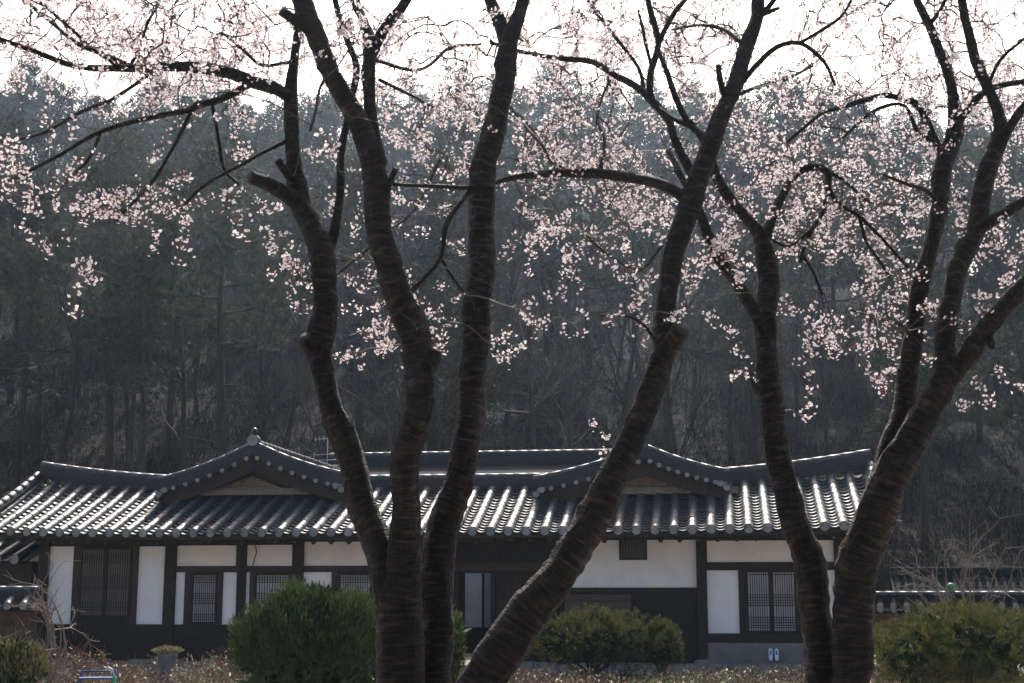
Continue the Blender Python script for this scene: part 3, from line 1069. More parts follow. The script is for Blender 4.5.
TREES = {
 0: dict(base=(405, 9.05), limbs=[
   ('trunk', [(398, 905, 84, 9.0), (402, 850, 72, 9.0), (404, 760, 52, 9.0), (403, 683, 47, 9.0), (400, 620, 47, 9.0), (398, 575, 40, 9.0), (406, 520, 31, 8.95), (406, 480, 31, 8.9), (412, 440, 31, 8.85), (420, 400, 30, 8.8), (417, 355, 33, 8.8), (400, 300, 29, 8.75), (385, 250, 27, 8.7), (377, 200, 27, 8.7), (368, 150, 25, 8.65), (346, 100, 22, 8.6), (322, 50, 22, 8.55), (302, 0, 22, 8.5), (286, -60, 20, 8.4), (262, -150, 15, 8.2), (240, -240, 9, 8.0)]),
   ('limb', [(392, 600, 34, 9.0), (383, 560, 33, 9.05), (374, 535, 31, 9.1), (363, 505, 31, 9.15), (352, 468, 29, 9.2), (341, 435, 31, 9.2), (330, 405, 24, 9.2), (325, 370, 24, 9.2), (321, 340, 30, 9.2), (324, 300, 25, 9.2), (321, 255, 27, 9.2), (310, 222, 24, 9.25), (299, 195, 22, 9.3), (294, 150, 15, 9.35), (290, 100, 16, 9.4), (293, 60, 10, 9.45), (299, 25, 9, 9.5), (300, -40, 8, 9.6), (310, -130, 5, 9.7)]),
   ('limb', [(420, 780, 44, 9.1), (434, 683, 32, 9.2), (436, 620, 32, 9.25), (439, 560, 35, 9.3), (447, 520, 34, 9.35), (457, 480, 31, 9.4), (468, 430, 29, 9.4), (474, 380, 27, 9.4), (478, 300, 28, 9.45), (482, 200, 28, 9.5), (490, 150, 27, 9.5), (500, 100, 24, 9.5), (506, 60, 23, 9.5), (512, 35, 19, 9.5), (522, 5, 14, 9.5), (532, -60, 13, 9.5), (552, -160, 9, 9.4)]),
   ('limb', [(507, 50, 15, 9.5), (500, 22, 14, 9.55), (490, 0, 13, 9.6), (478, -50, 11, 9.7), (455, -140, 6, 9.9)]),
   ('limb', [(380, 165, 16, 8.65), (372, 125, 14, 8.7), (370, 80, 14, 8.7), (369, 40, 14, 8.75), (362, 18, 10, 8.8), (354, 0, 10, 8.85), (340, -70, 8, 8.95), (330, -150, 5, 9.1)]),
   ('limb', [(371, 55, 12, 8.72), (381, 35, 12, 8.7), (392, 18, 11, 8.65), (405, 0, 11, 8.6), (430, -60, 9, 8.5), (460, -150, 5, 8.3)]),
   ('limb', [(323, 268, 12, 9.2), (334, 235, 10, 9.25), (340, 200, 9, 9.3), (341, 150, 8, 9.35), (349, 110, 8, 9.4), (357, 72, 8, 9.45), (350, 45, 7, 9.5), (337, 10, 7, 9.6), (325, -50, 5, 9.7)]),
   ('limb', [(292, 100, 13, 9.4), (278, 90, 13, 9.3), (256, 83, 13, 9.2), (226, 72, 13, 9.05), (190, 67, 12, 8.9), (160, 66, 11, 8.75), (130, 68, 9, 8.6), (80, 67, 7, 8.4), (40, 53, 6, 8.2), (0, 39, 5, 8.05), (-60, 20, 4, 7.8)]),
   ('branch', [(250, 83, 8, 9.2), (237, 92, 8, 9.2), (217, 101, 8, 9.2), (197, 105, 8, 9.2), (190, 110, 7, 9.2), (150, 118, 6, 9.2), (100, 132, 5, 9.1), (60, 155, 4, 9.0), (10, 182, 3, 8.9)]),
   ('branch', [(135, 68, 6, 8.6), (105, 55, 6, 8.65), (75, 42, 5, 8.7), (50, 22, 4, 8.75), (20, -5, 4, 8.8), (-20, -40, 3, 8.9)]),
   ('branch', [(120, 67, 5, 8.55), (92, 48, 4, 8.3), (60, 20, 4, 8.0), (40, 2, 3, 7.9)]),
   ('branch', [(130, 66, 4, 8.6), (140, 48, 3.5, 8.65), (148, 25, 3, 8.7), (160, 0, 3, 8.8)]),
   ('branch', [(155, 68, 4, 8.75), (150, 74, 4, 8.8), (110, 100, 4, 9.0), (80, 112, 4, 9.1), (40, 135, 3, 9.3), (0, 143, 2.5, 9.4)]),
   ('branch', [(192, 110, 5, 9.2), (182, 130, 4.5, 9.1), (170, 155, 4, 9.0), (150, 185, 4, 8.9), (115, 220, 3, 8.7)]),
   ('branch', [(212, 103, 4, 9.2), (219, 140, 4, 9.2), (224, 168, 3.5, 9.2), (240, 185, 3, 9.2)]),
   ('branch', [(101, 132, 4, 9.1), (88, 160, 3.5, 9.0), (66, 182, 3, 8.9)]),
   ('branch', [(289, 140, 5, 9.35), (268, 150, 4.5, 9.2), (240, 165, 4, 9.0), (205, 185, 4, 8.8), (185, 205, 3, 8.7)]),
   ('branch', [(291, 62, 4, 9.45), (262, 65, 4, 9.5), (243, 50, 3.5, 9.5), (222, 33, 3, 9.6)]),
   ('branch', [(476, 188, 5, 9.45), (450, 187, 5, 9.2), (420, 186, 4.5, 9.0), (393, 184, 4, 8.8)]),
   ('branch', [(474, 186, 7, 9.45), (462, 200, 6, 9.3), (447, 225, 6, 9.1), (440, 258, 5, 9.0), (424, 278, 5, 8.9), (400, 300, 5, 8.75)]),
   ('branch', [(442, 260, 3.5, 9.0), (452, 277, 3, 9.0), (464, 292, 2.5, 9.0)]),
   ('branch', [(324, 285, 4, 9.25), (360, 255, 4, 9.6), (385, 232, 3.5, 9.9), (415, 210, 3, 10.2), (440, 160, 3, 10.4)]),
   ('branch', [(375, 60, 5, 8.75), (420, 70, 4, 9.4), (450, 48, 4, 9.8), (480, 44, 3, 10.1)]),
   ('branch', [(380, 80, 4, 8.7), (410, 95, 3.5, 9.2), (440, 110, 3, 9.8)]),
   ('branch', [(335, 60, 4, 8.6), (320, 90, 3, 8.3), (310, 130, 3, 8.0)]),
  ], stubs=[([(300, 205, 20, 9.28), (288, 196, 17, 9.2), (268, 184, 15, 9.1), (250, 177, 13, 9.0)]),
            ([(297, 186, 11, 9.3), (288, 175, 9, 9.25), (277, 160, 8, 9.2)]),
            ([(318, 36, 14, 8.55), (304, 27, 12, 8.5), (281, 11, 11, 8.4)]),
            ([(384, 200, 9, 8.7), (390, 182, 7, 8.65), (396, 168, 6, 8.6)]),
            ([(420, 372, 26, 8.8), (432, 360, 20, 8.78), (437, 350, 12, 8.76)]),
            ([(322, 352, 26, 9.2), (310, 345, 22, 9.15), (305, 336, 14, 9.1)])]),
 1: dict(base=(430, 8.5), limbs=[
   ('trunk', [(398, 912, 70, 8.42), (418, 850, 62, 8.45), (455, 745, 50, 8.5), (486, 683, 44, 8.5), (503, 650, 43, 8.5), (527, 612, 42, 8.5), (556, 574, 38, 8.5), (585, 535, 36, 8.52), (604, 500, 35, 8.55), (622, 462, 30, 8.6), (637, 425, 27, 8.62), (648, 400, 27, 8.65), (657, 370, 26, 8.7), (664, 340, 23, 8.7), (667, 300, 20, 8.75), (675, 255, 21, 8.8), (688, 205, 24, 8.85), (702, 170, 22, 8.9), (714, 135, 20, 8.9), (729, 100, 19, 8.95), (745, 52, 18, 9.0), (756, 15, 14, 9.0), (760, -20, 13, 9.0), (772, -90, 10, 9.1), (790, -180, 6, 9.2)]),
   ('limb', [(690, 205, 13, 8.85), (678, 193, 12, 8.9), (660, 184, 11, 9.0), (639, 179, 11, 9.1), (597, 173, 10, 9.3), (548, 174, 8, 9.5), (512, 178, 6, 9.7), (478, 190, 4, 9.9)]),
   ('limb', [(699, 180, 10, 8.9), (689, 170, 9, 9.0), (676, 142, 9, 9.1), (668, 119, 9, 9.2), (652, 101, 9, 9.3), (638, 87, 8, 9.4), (613, 74, 7, 9.5), (592, 62, 7, 9.7), (558, 58, 6, 9.9), (526, 53, 5, 10.1), (490, 42, 4, 10.4)]),
   ('limb', [(653, 103, 9, 9.3), (650, 92, 8, 9.3), (651, 72, 8, 9.3), (658, 45, 7, 9.3), (651, 16, 7, 9.35), (647, -10, 6, 9.4), (640, -80, 4, 9.5)]),
   ('branch', [(658, 46, 6, 9.3), (666, 28, 6, 9.25), (676, 11, 6, 9.2), (690, -8, 5, 9.1), (715, -60, 3, 9.0)]),
   ('branch', [(708, 140, 8, 8.9), (690, 126, 7, 9.0), (685, 118, 7, 9.0), (676, 97, 7, 9.05), (668, 74, 6, 9.1), (659, 52, 5, 9.2)]),
   ('branch', [(690, 126, 6, 9.0), (672, 118, 5, 9.1), (660, 108, 4, 9.2)]),
   ('branch', [(644, 90, 5, 9.4), (638, 68, 4, 9.5), (614, 36, 4, 9.6), (590, 4, 3.5, 9.7), (570, -40, 3, 9.8)]),
   ('branch', [(653, 72, 4, 9.3), (645, 40, 4, 9.4), (638, 10, 3, 9.5)]),
   ('branch', [(742, 82, 7, 8.98), (758, 64, 6, 8.9), (777, 47, 6, 8.8), (800, 43, 5, 8.7), (824, 62, 4, 8.6), (834, 85, 3, 8.5)]),
   ('branch', [(800, 43, 4, 8.7), (825, 28, 4, 8.65), (845, 12, 3, 8.6), (860, -20, 3, 8.5)]),
   ('branch', [(738, 95, 4, 8.95), (760, 86, 4, 9.1), (790, 78, 3.5, 9.3), (812, 66, 3, 9.5)]),
   ('branch', [(757, 20, 7, 9.0), (768, 8, 6, 8.95), (780, -10, 5, 8.9), (800, -60, 3, 8.8)]),
   ('branch', [(600, 173, 4, 9.3), (604, 140, 4, 9.5), (598, 120, 3.5, 9.7), (602, 98, 3, 9.9), (610, 80, 3, 10.0)]),
   ('branch', [(662, 245, 3, 8.8), (640, 270, 3, 8.6), (610, 256, 2.5, 8.4), (585, 235, 2.5, 8.2)]),
   ('branch', [(655, 340, 3.5, 8.7), (640, 322, 3, 8.5), (620, 315, 2.5, 8.4), (600, 316, 2, 8.3)]),
   ('branch', [(740, 42, 5, 9.0), (725, 30, 5, 9.2), (700, 25, 4, 9.5), (672, 30, 3, 9.9)]),
   ('branch', [(560, 176, 4, 9.5), (545, 150, 4, 9.8), (520, 120, 3.5, 10.2), (500, 90, 3, 10.5)]),
  ], stubs=[([(661, 358, 24, 8.68), (670, 346, 21, 8.62), (682, 328, 20, 8.5)]),
            ([(727, 100, 9, 8.95), (721, 84, 7, 8.85), (718, 65, 6, 8.75)]),
            ([(760, 15, 6, 9.0), (770, 11, 5, 8.9), (779, 8, 4, 8.85)])]),
 2: dict(base=(838, 9.2), limbs=[
   ('trunk', [(850, 905, 86, 9.1), (850, 840, 74, 9.1), (850, 760, 50, 9.1), (849, 683, 36, 9.1), (853, 600, 40, 9.1), (868, 540, 40, 9.05), (890, 480, 37, 9.0), (910, 440, 33, 9.0), (934, 400, 30, 9.0), (945, 360, 23, 9.0), (948, 320, 23, 9.0), (954, 280, 22, 9.0), (964, 250, 22, 9.05), (978, 220, 20, 9.1), (990, 166, 19, 9.15), (1001, 137, 17, 9.2), (999, 118, 12, 9.2), (988, 89, 11, 9.25), (975, 60, 11, 9.3), (968, 30, 10, 9.3), (963, 0, 9, 9.3), (955, -80, 6, 9.3)]),
   ('limb', [(838, 800, 50, 9.2), (822, 720, 38, 9.25), (819, 683, 34, 9.3), (814, 600, 33, 9.3), (810, 560, 33, 9.3), (796, 520, 28, 9.3), (783, 480, 26, 9.3), (772, 430, 24, 9.3), (769, 380, 24, 9.3), (767, 340, 22, 9.35), (767, 280, 23, 9.4), (764, 250, 20, 9.4), (757, 230, 14, 9.4), (743, 215, 12, 9.35), (730, 198, 12, 9.3), (716, 175, 11, 9.2), (708, 150, 8, 9.1), (690, 120, 5, 9.0)]),
   ('limb', [(768, 345, 14, 9.35), (760, 325, 13, 9.3), (744, 294, 13, 9.25), (732, 276, 12, 9.2), (719, 256, 12, 9.15), (708, 232, 11, 9.1), (697, 206, 9, 9.05), (680, 175, 7, 9.2), (668, 150, 5, 9.4)]),
   ('limb', [(764, 256, 12, 9.4), (768, 232, 11, 9.45), (774, 215, 10, 9.5), (787, 186, 9, 9.55), (800, 170, 9, 9.6), (815, 167, 8, 9.6), (827, 172, 8, 9.6), (828, 190, 7, 9.55), (824, 210, 6, 9.5), (812, 230, 5, 9.4), (800, 262, 4, 9.3)]),
   ('limb', [(876, 520, 22, 9.1), (884, 460, 22, 9.2), (899, 420, 22, 9.25), (909, 380, 22, 9.3), (915, 330, 19, 9.4), (919, 285, 18, 9.45), (931, 245, 17, 9.5), (941, 200, 19, 9.55), (945, 165, 21, 9.6), (955, 130, 18, 9.6), (953, 102, 13, 9.6), (947, 74, 11, 9.6), (934, 35, 10, 9.65), (917, 0, 8, 9.7), (895, -60, 5, 9.8)]),
   ('limb', [(936, 400, 24, 9.0), (953, 372, 20, 8.95), (968, 355, 20, 8.9), (983, 334, 20, 8.8), (1003, 310, 19, 8.7), (1026, 285, 18, 8.6), (1060, 250, 15, 8.4), (1110, 190, 9, 8.2)]),
   ('limb', [(957, 125, 9, 9.6), (969, 108, 8, 9.5), (982, 94, 8, 9.4), (998, 86, 7, 9.3), (1026, 81, 6, 9.1), (1060, 70, 4, 8.9)]),
   ('limb', [(1000, 140, 12, 9.2), (1008, 130, 11, 9.15), (1017, 115, 10, 9.1), (1030, 98, 9, 9.0), (1060, 60, 6, 8.8)]),
   ('limb', [(970, 238, 12, 9.05), (985, 226, 12, 9.0), (1004, 214, 11, 8.9), (1026, 200, 10, 8.8), (1070, 180, 7, 8.5)]),
   ('limb', [(946, 160, 10, 9.6), (936, 142, 8, 9.6), (928, 125, 8, 9.6), (918, 106, 7, 9.55), (904, 100, 7, 9.5), (885, 95, 6, 9.4), (862, 100, 6, 9.3), (840, 108, 5, 9.2), (821, 114, 4, 9.1), (788, 142, 3, 9.0)]),
   ('branch', [(932, 142, 5, 9.6), (915, 128, 5, 9.6), (909, 112, 4, 9.6), (899, 104, 4, 9.6), (872, 112, 4, 9.7), (843, 138, 3, 9.8)]),
   ('branch', [(815, 226, 4, 9.4), (790, 246, 3, 9.2), (772, 240, 3, 9.1)]),
   ('branch', [(803, 256, 3.5, 9.3), (812, 270, 3, 9.2), (822, 295, 2.5, 9.1)]),
   ('branch', [(828, 186, 5, 9.55), (838, 203, 4, 9.5), (859, 216, 4, 9.4), (879, 235, 3.5, 9.3), (908, 268, 3, 9.2)]),
   ('branch', [(859, 216, 4, 9.4), (866, 242, 3.5, 9.3), (878, 260, 3, 9.2), (891, 278, 2.5, 9.2)]),
   ('branch', [(822, 168, 4, 9.6), (846, 182, 4, 9.7), (866, 200, 3.5, 9.8), (890, 205, 3, 9.9)]),
   ('branch', [(940, 205, 6, 9.55), (925, 190, 5, 9.3), (908, 185, 4, 9.1), (885, 175, 3, 8.9)]),
   ('branch', [(915, 340, 4, 9.4), (900, 325, 3.5, 9.2), (878, 318, 3, 9.0), (850, 310, 2.5, 8.9)]),
   ('branch', [(985, 95, 4, 9.25), (1000, 60, 4, 9.1), (1024, 38, 3, 9.0)]),
   ('branch', [(930, 25, 5, 9.65), (945, 0, 4, 9.6), (960, -50, 3, 9.5)]),
  ], stubs=[([(766, 392, 16, 9.3), (756, 388, 9, 9.2), (751, 378, 3, 9.1)]),
            ([(986, 336, 14, 8.8), (991, 344, 9, 8.75), (992, 349, 5, 8.75)])]),
}
TREE_INFO = {
 0: ('three stemmed cherry tree at left centre with a cut stub on its thinner left stem', ),
 1: ('leaning single trunk cherry tree slanting up to the right, short sawn stub on trunk',),
 2: ('forked cherry tree at the right with V shaped trunks in front of the house corner',),
}
TREE_LABEL = 'cherry trees in blossom in the foreground'

# blossom attractors: (centre px, py, rx, ry, count, depth lo, depth hi)
BLOBS = [
 (60, 25, 110, 45, 420, 7.6, 11.5), (170, 20, 90, 50, 420, 8.0, 12.0), (235, 40, 60, 50, 230, 8.6, 12),
 (30, 165, 36, 34, 42, 8.2, 9.2), (75, 185, 50, 35, 75, 8.3, 9.2), (110, 205, 40, 26, 55, 8.3, 9.0), (70, 255, 38, 16, 28, 8.3, 8.9), (20, 200, 26, 26, 26, 8.2, 8.9),
 (165, 190, 45, 30, 60, 8.5, 9.3), (175, 105, 55, 25, 50, 8.6, 9.6), (225, 205, 50, 26, 60, 8.5, 9.3), (255, 130, 30, 50, 50, 8.7, 9.6), (140, 85, 50, 14, 26, 8.5, 9.3),
 (280, 225, 22, 40, 50, 8.8, 9.5), (275, 265, 22, 26, 20, 8.8, 9.5), (290, 285, 16, 20, 12, 8.9, 9.4),
 (330, 30, 70, 40, 280, 8.2, 12.5), (345, 130, 40, 60, 100, 8.8, 10.6), (345, 235, 36, 40, 56, 8.9, 10), (365, 300, 34, 30, 60, 8.9, 9.8), (352, 350, 20, 26, 24, 9.0, 9.6), (385, 330, 24, 20, 20, 9.0, 9.6),
 (430, 60, 60, 60, 240, 8.8, 12.0), (440, 130, 55, 40, 170, 9.2, 12.0), (420, 185, 50, 40, 70, 9.0, 11.0), (425, 235, 40, 40, 40, 8.9, 10.5), (448, 315, 22, 40, 44, 8.9, 9.8), (500, 330, 14, 50, 22, 9.3, 9.9),
 (560, 35, 75, 45, 400, 9.2, 13.5), (640, 35, 75, 45, 330, 9.0, 13.0), (705, 45, 50, 50, 200, 9.0, 13.0),
 (560, 110, 70, 45, 330, 9.2, 12.5), (610, 140, 60, 45, 290, 9.2, 12.0), (545, 175, 55, 45, 190, 9.0, 11.5), (600, 215, 70, 30, 140, 8.8, 11.0), (530, 230, 40, 30, 90, 9.0, 11.0), (650, 160, 40, 50, 150, 8.8, 10.8), (570, 262, 50, 14, 34, 8.2, 9.4), (525, 300, 22, 30, 18, 8.6, 9.6), (640, 250, 40, 24, 50, 8.3, 9.4),
 (640, 320, 36, 16, 30, 8.2, 8.9), (650, 300, 18, 30, 16, 8.4, 8.9), (645, 372, 10, 12, 7, 8.4, 8.8), (605, 425, 8, 6, 4, 8.3, 8.6),
 (705, 215, 40, 30, 130, 8.7, 10.2), (715, 255, 40, 26, 80, 8.8, 9.8), (735, 310, 20, 30, 18, 8.9, 9.4), (757, 350, 8, 40, 10, 9.0, 9.4), (755, 430, 6, 40, 3, 9.1, 9.4),
 (745, 145, 50, 50, 210, 8.8, 11.5), (800, 130, 60, 40, 200, 8.8, 11.5), (790, 190, 50, 40, 200, 8.9, 11), (800, 60, 50, 50, 60, 8.6, 11.0), (850, 70, 60, 50, 110, 8.6, 11.0),
 (840, 215, 55, 35, 150, 8.9, 10.8), (870, 140, 60, 40, 250, 8.9, 11.5), (810, 250, 60, 35, 120, 8.9, 10.2), (800, 300, 40, 30, 50, 8.9, 9.8), (830, 320, 40, 20, 40, 8.9, 9.5),
 (900, 180, 50, 50, 200, 8.9, 10.8), (880, 260, 45, 40, 110, 8.8, 10), (905, 290, 45, 30, 110, 8.7, 9.6), (880, 318, 50, 20, 90, 8.7, 9.5), (925, 300, 30, 26, 60, 8.7, 9.3), (895, 370, 16, 18, 22, 8.7, 9.2), (920, 335, 20, 14, 14, 8.7, 9.2),
 (940, 60, 60, 60, 260, 8.8, 12.0), (1000, 50, 50, 60, 260, 8.6, 12.0), (845, 25, 60, 40, 240, 8.8, 12), (980, 170, 50, 60, 180, 8.6, 10.5), (960, 230, 40, 30, 80, 8.5, 9.6), (1010, 250, 26, 40, 40, 8.4, 9.4), (970, 300, 16, 26, 18, 8.5, 9.0), (960, 385, 30, 14, 12, 8.5, 9.0), (1000, 365, 14, 16, 8, 8.5, 9.0), (910, 425, 8, 8, 3, 8.8, 9.1), (760, 100, 40, 40, 50, 8.8, 11),
 # crown above the picture
 (200, -80, 260, 70, 260, 7.5, 11), (480, -90, 200, 80, 260, 8, 12), (760, -90, 220, 80, 280, 8, 12), (1000, -60, 120, 90, 180, 8, 11),
]


def make_trees():
    roots, nodes, owner, ntype = {}, [], [], []
    stems = []
    for k, T in TREES.items():
        b = W(T['base'][0], 905, T['base'][1])
        root = thing('cherry_tree', TREE_INFO[k][0], 'cherry tree', (b[0], b[1], 0.0), 0, TREE_LABEL)
        roots[k] = (root, np.array((b[0], b[1], 0.0)))
        for (nm, spec) in T['limbs']:
            S = smooth_path(stem(spec))
            if nm == 'trunk':
                pass
            rad = S[:, 3].copy()
            pth = S[:, :3].copy()
            # small crookedness
            s = np.arange(len(pth))
            amp = np.clip(rad * .13, .004, .012)[:, None] * np.clip(s / 8, 0, 1)[:, None]
            ph = rng.uniform(0, 6, 4)
            jig = np.stack([np.sin(s * .23 + ph[0]) + .6 * np.sin(s * .61 + ph[1]), np.sin(s * .27 + ph[2]), .5 * np.sin(s * .4 + ph[3])], 1)
            pth = pth + jig * amp
            if rad.max() > .05:
                stems.append(np.c_[pth, rad])
            big = rad.max() > .03
            mb = MB()
            mb.tube(pth - roots[k][1], rad, 28 if big else 7, 0, True, True, .10 if big else .05)
            mb.build(nm, M['bark'], root)
            # attach nodes for twigs: only the thinner stretches
            for q in range(0, len(pth), 3):
                if rad[q] < .085:
                    nodes.append(pth[q]); owner.append(k); ntype.append(rad[q])
        for spec in T['stubs']:
            S = smooth_path(stem(spec), .03)
            mb = MB()
            mb.tube(S[:, :3] - roots[k][1], S[:, 3], 14, 0, True, True, .06)
            so = mb.build('branch_stub', [M['bark'], M['cut']], root)
            # sawn end face
            fi = [p for p in so.data.polygons if len(p.vertices) > 4]
            fi[-1].material_index = 1
    nodes = np.array(nodes)
    owner = np.array(owner)
    # ---- attractors
    pts = []
    for (cx, cy, rx, ry, n, d0, d1) in BLOBS:
        # blossoms hang in loose sprays: cluster centres, then members strung downwards
        n = max(2, int(n * (1.15 if -40 < cy < 62 else .37)))
        cnt = 0
        while cnt < n:
            r = math.sqrt(random.random()) * 1.1
            a = random.uniform(0, 2 * math.pi)
            x, y, Y = cx + rx * r * math.cos(a), cy + ry * r * math.sin(a), random.uniform(d0, d1)
            m = random.choice((1, 2, 3, 4, 6))
            p = W(x, y, Y)
            d = np.array((random.uniform(-1, 1), random.uniform(-1, 1), random.uniform(-1.1, .15)))
            d /= np.linalg.norm(d)
            for j in range(m):
                pts.append(p + d * .08 * j + rng.normal(size=3) * .025)
                cnt += 1
    pts = np.array(pts)
    # few sprays grow on the camera side of the thick stems
    lb = np.vstack(stems)
    keep = np.ones(len(pts), bool)
    for i, p in enumerate(pts):
        sx, sz = p[0] / p[1], (p[2] - CAMZ) / p[1]
        hit = (np.hypot(lb[:, 0] / lb[:, 1] - sx, (lb[:, 2] - CAMZ) / lb[:, 1] - sz) < (lb[:, 3] + .03) / lb[:, 1]) & (lb[:, 1] > p[1] - .05)
        if hit.any() and random.random() < .85:
            keep[i] = False
    pts = pts[keep]
    # ---- greedy growth: nearest skeleton node (distance + a little of the path length)
    cap = len(nodes) + len(pts) * 26 + 20000
    NP = np.zeros((cap, 3)); NP[:len(nodes)] = nodes
    NO = np.zeros(cap, int); NO[:len(nodes)] = owner
    NL = np.zeros(cap)                     # path length from the limb
    PA = -np.ones(cap, int)
    n = len(nodes)
    n0 = n
    dmin = np.full(len(pts), 1e9)
    for i in range(0, len(pts), 500):
        dd = np.linalg.norm(pts[i:i + 500, None] - NP[None, :n], axis=2)
        dmin[i:i + 500] = dd.min(1)
    order = np.argsort(dmin)
    tips = []
    for i in order:
        p = pts[i]
        diff = NP[:n] - p
        d = np.sqrt((diff * diff).sum(1))
        j = int(np.argmin(d + 0.22 * NL[:n]))
        L = d[j]
        if L > (3.2 if p[2] > 4.6 else 2.0):
            continue
        steps = max(1, int(L / .065))
        a = NP[j].copy()
        side = rng.normal(size=3) * .05 * L
        up = np.array((0, 0, .12 * L))
        prev = j
        for s in range(1, steps + 1):
            t = s / steps
            q = a + (p - a) * t + (side + up) * math.sin(math.pi * t) + rng.normal(size=3) * .003
            NP[n] = q; NO[n] = NO[j]; NL[n] = NL[prev] + L / steps; PA[n] = prev
            prev = n
            n += 1
        tips.append(prev)
    # ---- bare fine twigs off the thin branches
    thin = np.where(np.array(ntype) < .042)[0]
    for _ in range(1500):
        j = int(rng.choice(thin)) if rng.random() < .6 else int(rng.integers(n0, n))
        if NP[j][2] > 5.0 and rng.random() < .75:
            continue
        d = rand_unit(1)[0] * (1, 1, .8)
        prev = j
        p = NP[j].copy()
        L = rng.uniform(.15, .55)
        st = max(3, int(L / .055))
        for q in range(st):
            d = d + rng.normal(size=3) * .16 + np.array((0, 0, -.02))
            d = d / np.linalg.norm(d)
            p = p + d * L / st
            if n >= cap:
                break
            NP[n] = p; NO[n] = NO[j]; PA[n] = prev
            prev = n
            n += 1
    # ---- radii by counting tips
    cntv = np.zeros(n)
    for t in tips:
        cntv[t] += 1
    for q in range(n - 1, n0 - 1, -1):
        if PA[q] >= n0:
            cntv[PA[q]] += cntv[q]
    rad = np.clip(.0023 * np.maximum(cntv, 1) ** .37, .0023, .0095)
    idx = np.arange(n0, n)
    par = PA[idx]
    A = NP[par]; B = NP[idx]
    ra = np.where(par >= n0, rad[par], rad[idx] * 1.15); rb = rad[idx]
    ra = np.minimum(ra, rb * 1.5)
    d = B - A
    d /= np.maximum(np.linalg.norm(d, axis=1)[:, None], 1e-9)
    s1 = np.cross(d, np.where(np.abs(d[:, 2:3]) < .9, np.array([[0, 0, 1.0]]), np.array([[1.0, 0, 0]])))
    s1 /= np.linalg.norm(s1, axis=1)[:, None]
    s2 = np.cross(d, s1)
    ang = [0, 2 * math.pi / 3, 4 * math.pi / 3]
    quads = np.empty((len(idx), 3, 4, 3))
    for k in range(3):
        o0 = s1 * math.cos(ang[k]) + s2 * math.sin(ang[k])
        o1 = s1 * math.cos(ang[(k + 1) % 3]) + s2 * math.sin(ang[(k + 1) % 3])
        quads[:, k, 0] = A + o0 * ra[:, None]
        quads[:, k, 1] = A + o1 * ra[:, None]
        quads[:, k, 2] = B + o1 * rb[:, None]
        quads[:, k, 3] = B + o0 * rb[:, None]
    ow = NO[idx]
    # ---- blossoms: umbels of a few open flowers at each tip
    tips = np.array(tips)
    for k in roots:
        root, b0 = roots[k]
        sel = quads[ow == k].reshape(-1, 3) - b0
        o = np_mesh('twigs', sel, 4, M['twig'], None, root)
        tag(o, kind='stuff')
        tp = NP[tips[NO[tips] == k]]
        nf = rng.integers(4, 12, len(tp))
        rep = np.repeat(np.arange(len(tp)), nf)
        cen = tp[rep] + rand_unit(len(rep)) * rng.uniform(.014, .058, (len(rep), 1)) + np.array((0, 0, -.014))
        nrm = cen - tp[rep] + rand_unit(len(rep)) * .018 + np.array((0, 0, -.006))
        nrm /= np.linalg.norm(nrm, axis=1)[:, None]
        e1 = np.cross(nrm, rand_unit(len(rep)))
        e1 /= np.linalg.norm(e1, axis=1)[:, None]
        e2 = np.cross(nrm, e1)
        cup = rng.uniform(.15, .9, len(rep))
        size = rng.uniform(.0102, .0156, len(rep))
        pet = np.empty((len(rep), 5, 4, 3))
        for q in range(5):
            a = 2 * math.pi * q / 5
            dirp = e1 * math.cos(a) + e2 * math.sin(a)
            sid = -e1 * math.sin(a) + e2 * math.cos(a)
            outw = dirp + nrm * cup[:, None]
            outw /= np.linalg.norm(outw, axis=1)[:, None]
            sz = size[:, None] * rng.uniform(.85, 1.1, (len(rep), 1))
            pet[:, q, 0] = cen + dirp * .0012
            pet[:, q, 1] = cen + outw * sz * .62 + sid * sz * .42 + nrm * sz * .10
            pet[:, q, 2] = cen + outw * sz * 1.04
            pet[:, q, 3] = cen + outw * sz * .62 - sid * sz * .42 + nrm * sz * .10
        pq = pet.reshape(-1, 3)
        cal = leaf_quads(cen - nrm * .012, nrm, .014, .008)
        tocl = tp[rep] - (cen - nrm * .012)
        ped = leaf_quads(cen - nrm * .012, tocl, np.linalg.norm(tocl, axis=1), .003)
        lf = rng.choice(len(tp), len(tp) // 8, replace=False)
        lfv = leaf_quads(tp[lf], rand_unit(len(lf)) + np.array((0, 0, .4)), rng.uniform(.02, .035, len(lf)), .010)
        allv = np.vstack([pq, cal, ped, lfv])
        mi = np.r_[np.zeros(len(pq) // 4), np.ones(len(cal) // 4 + len(ped) // 4), np.full(len(lf), 2)]
        o = np_mesh('blossoms', allv - b0, 4, [M['petal'], M['calyx'], M['young_leaf']], mi, root)
        tag(o, kind='stuff')
    print('twig nodes', n - n0, 'tips', len(tips))


make_trees()


# ================================================================== HILLSIDE FOREST
def tube_np(paths_radii, sides=5):
    mb = MB()
    for p, r in paths_radii:
        mb.tube(p, r, sides, 0, False)
    return mb


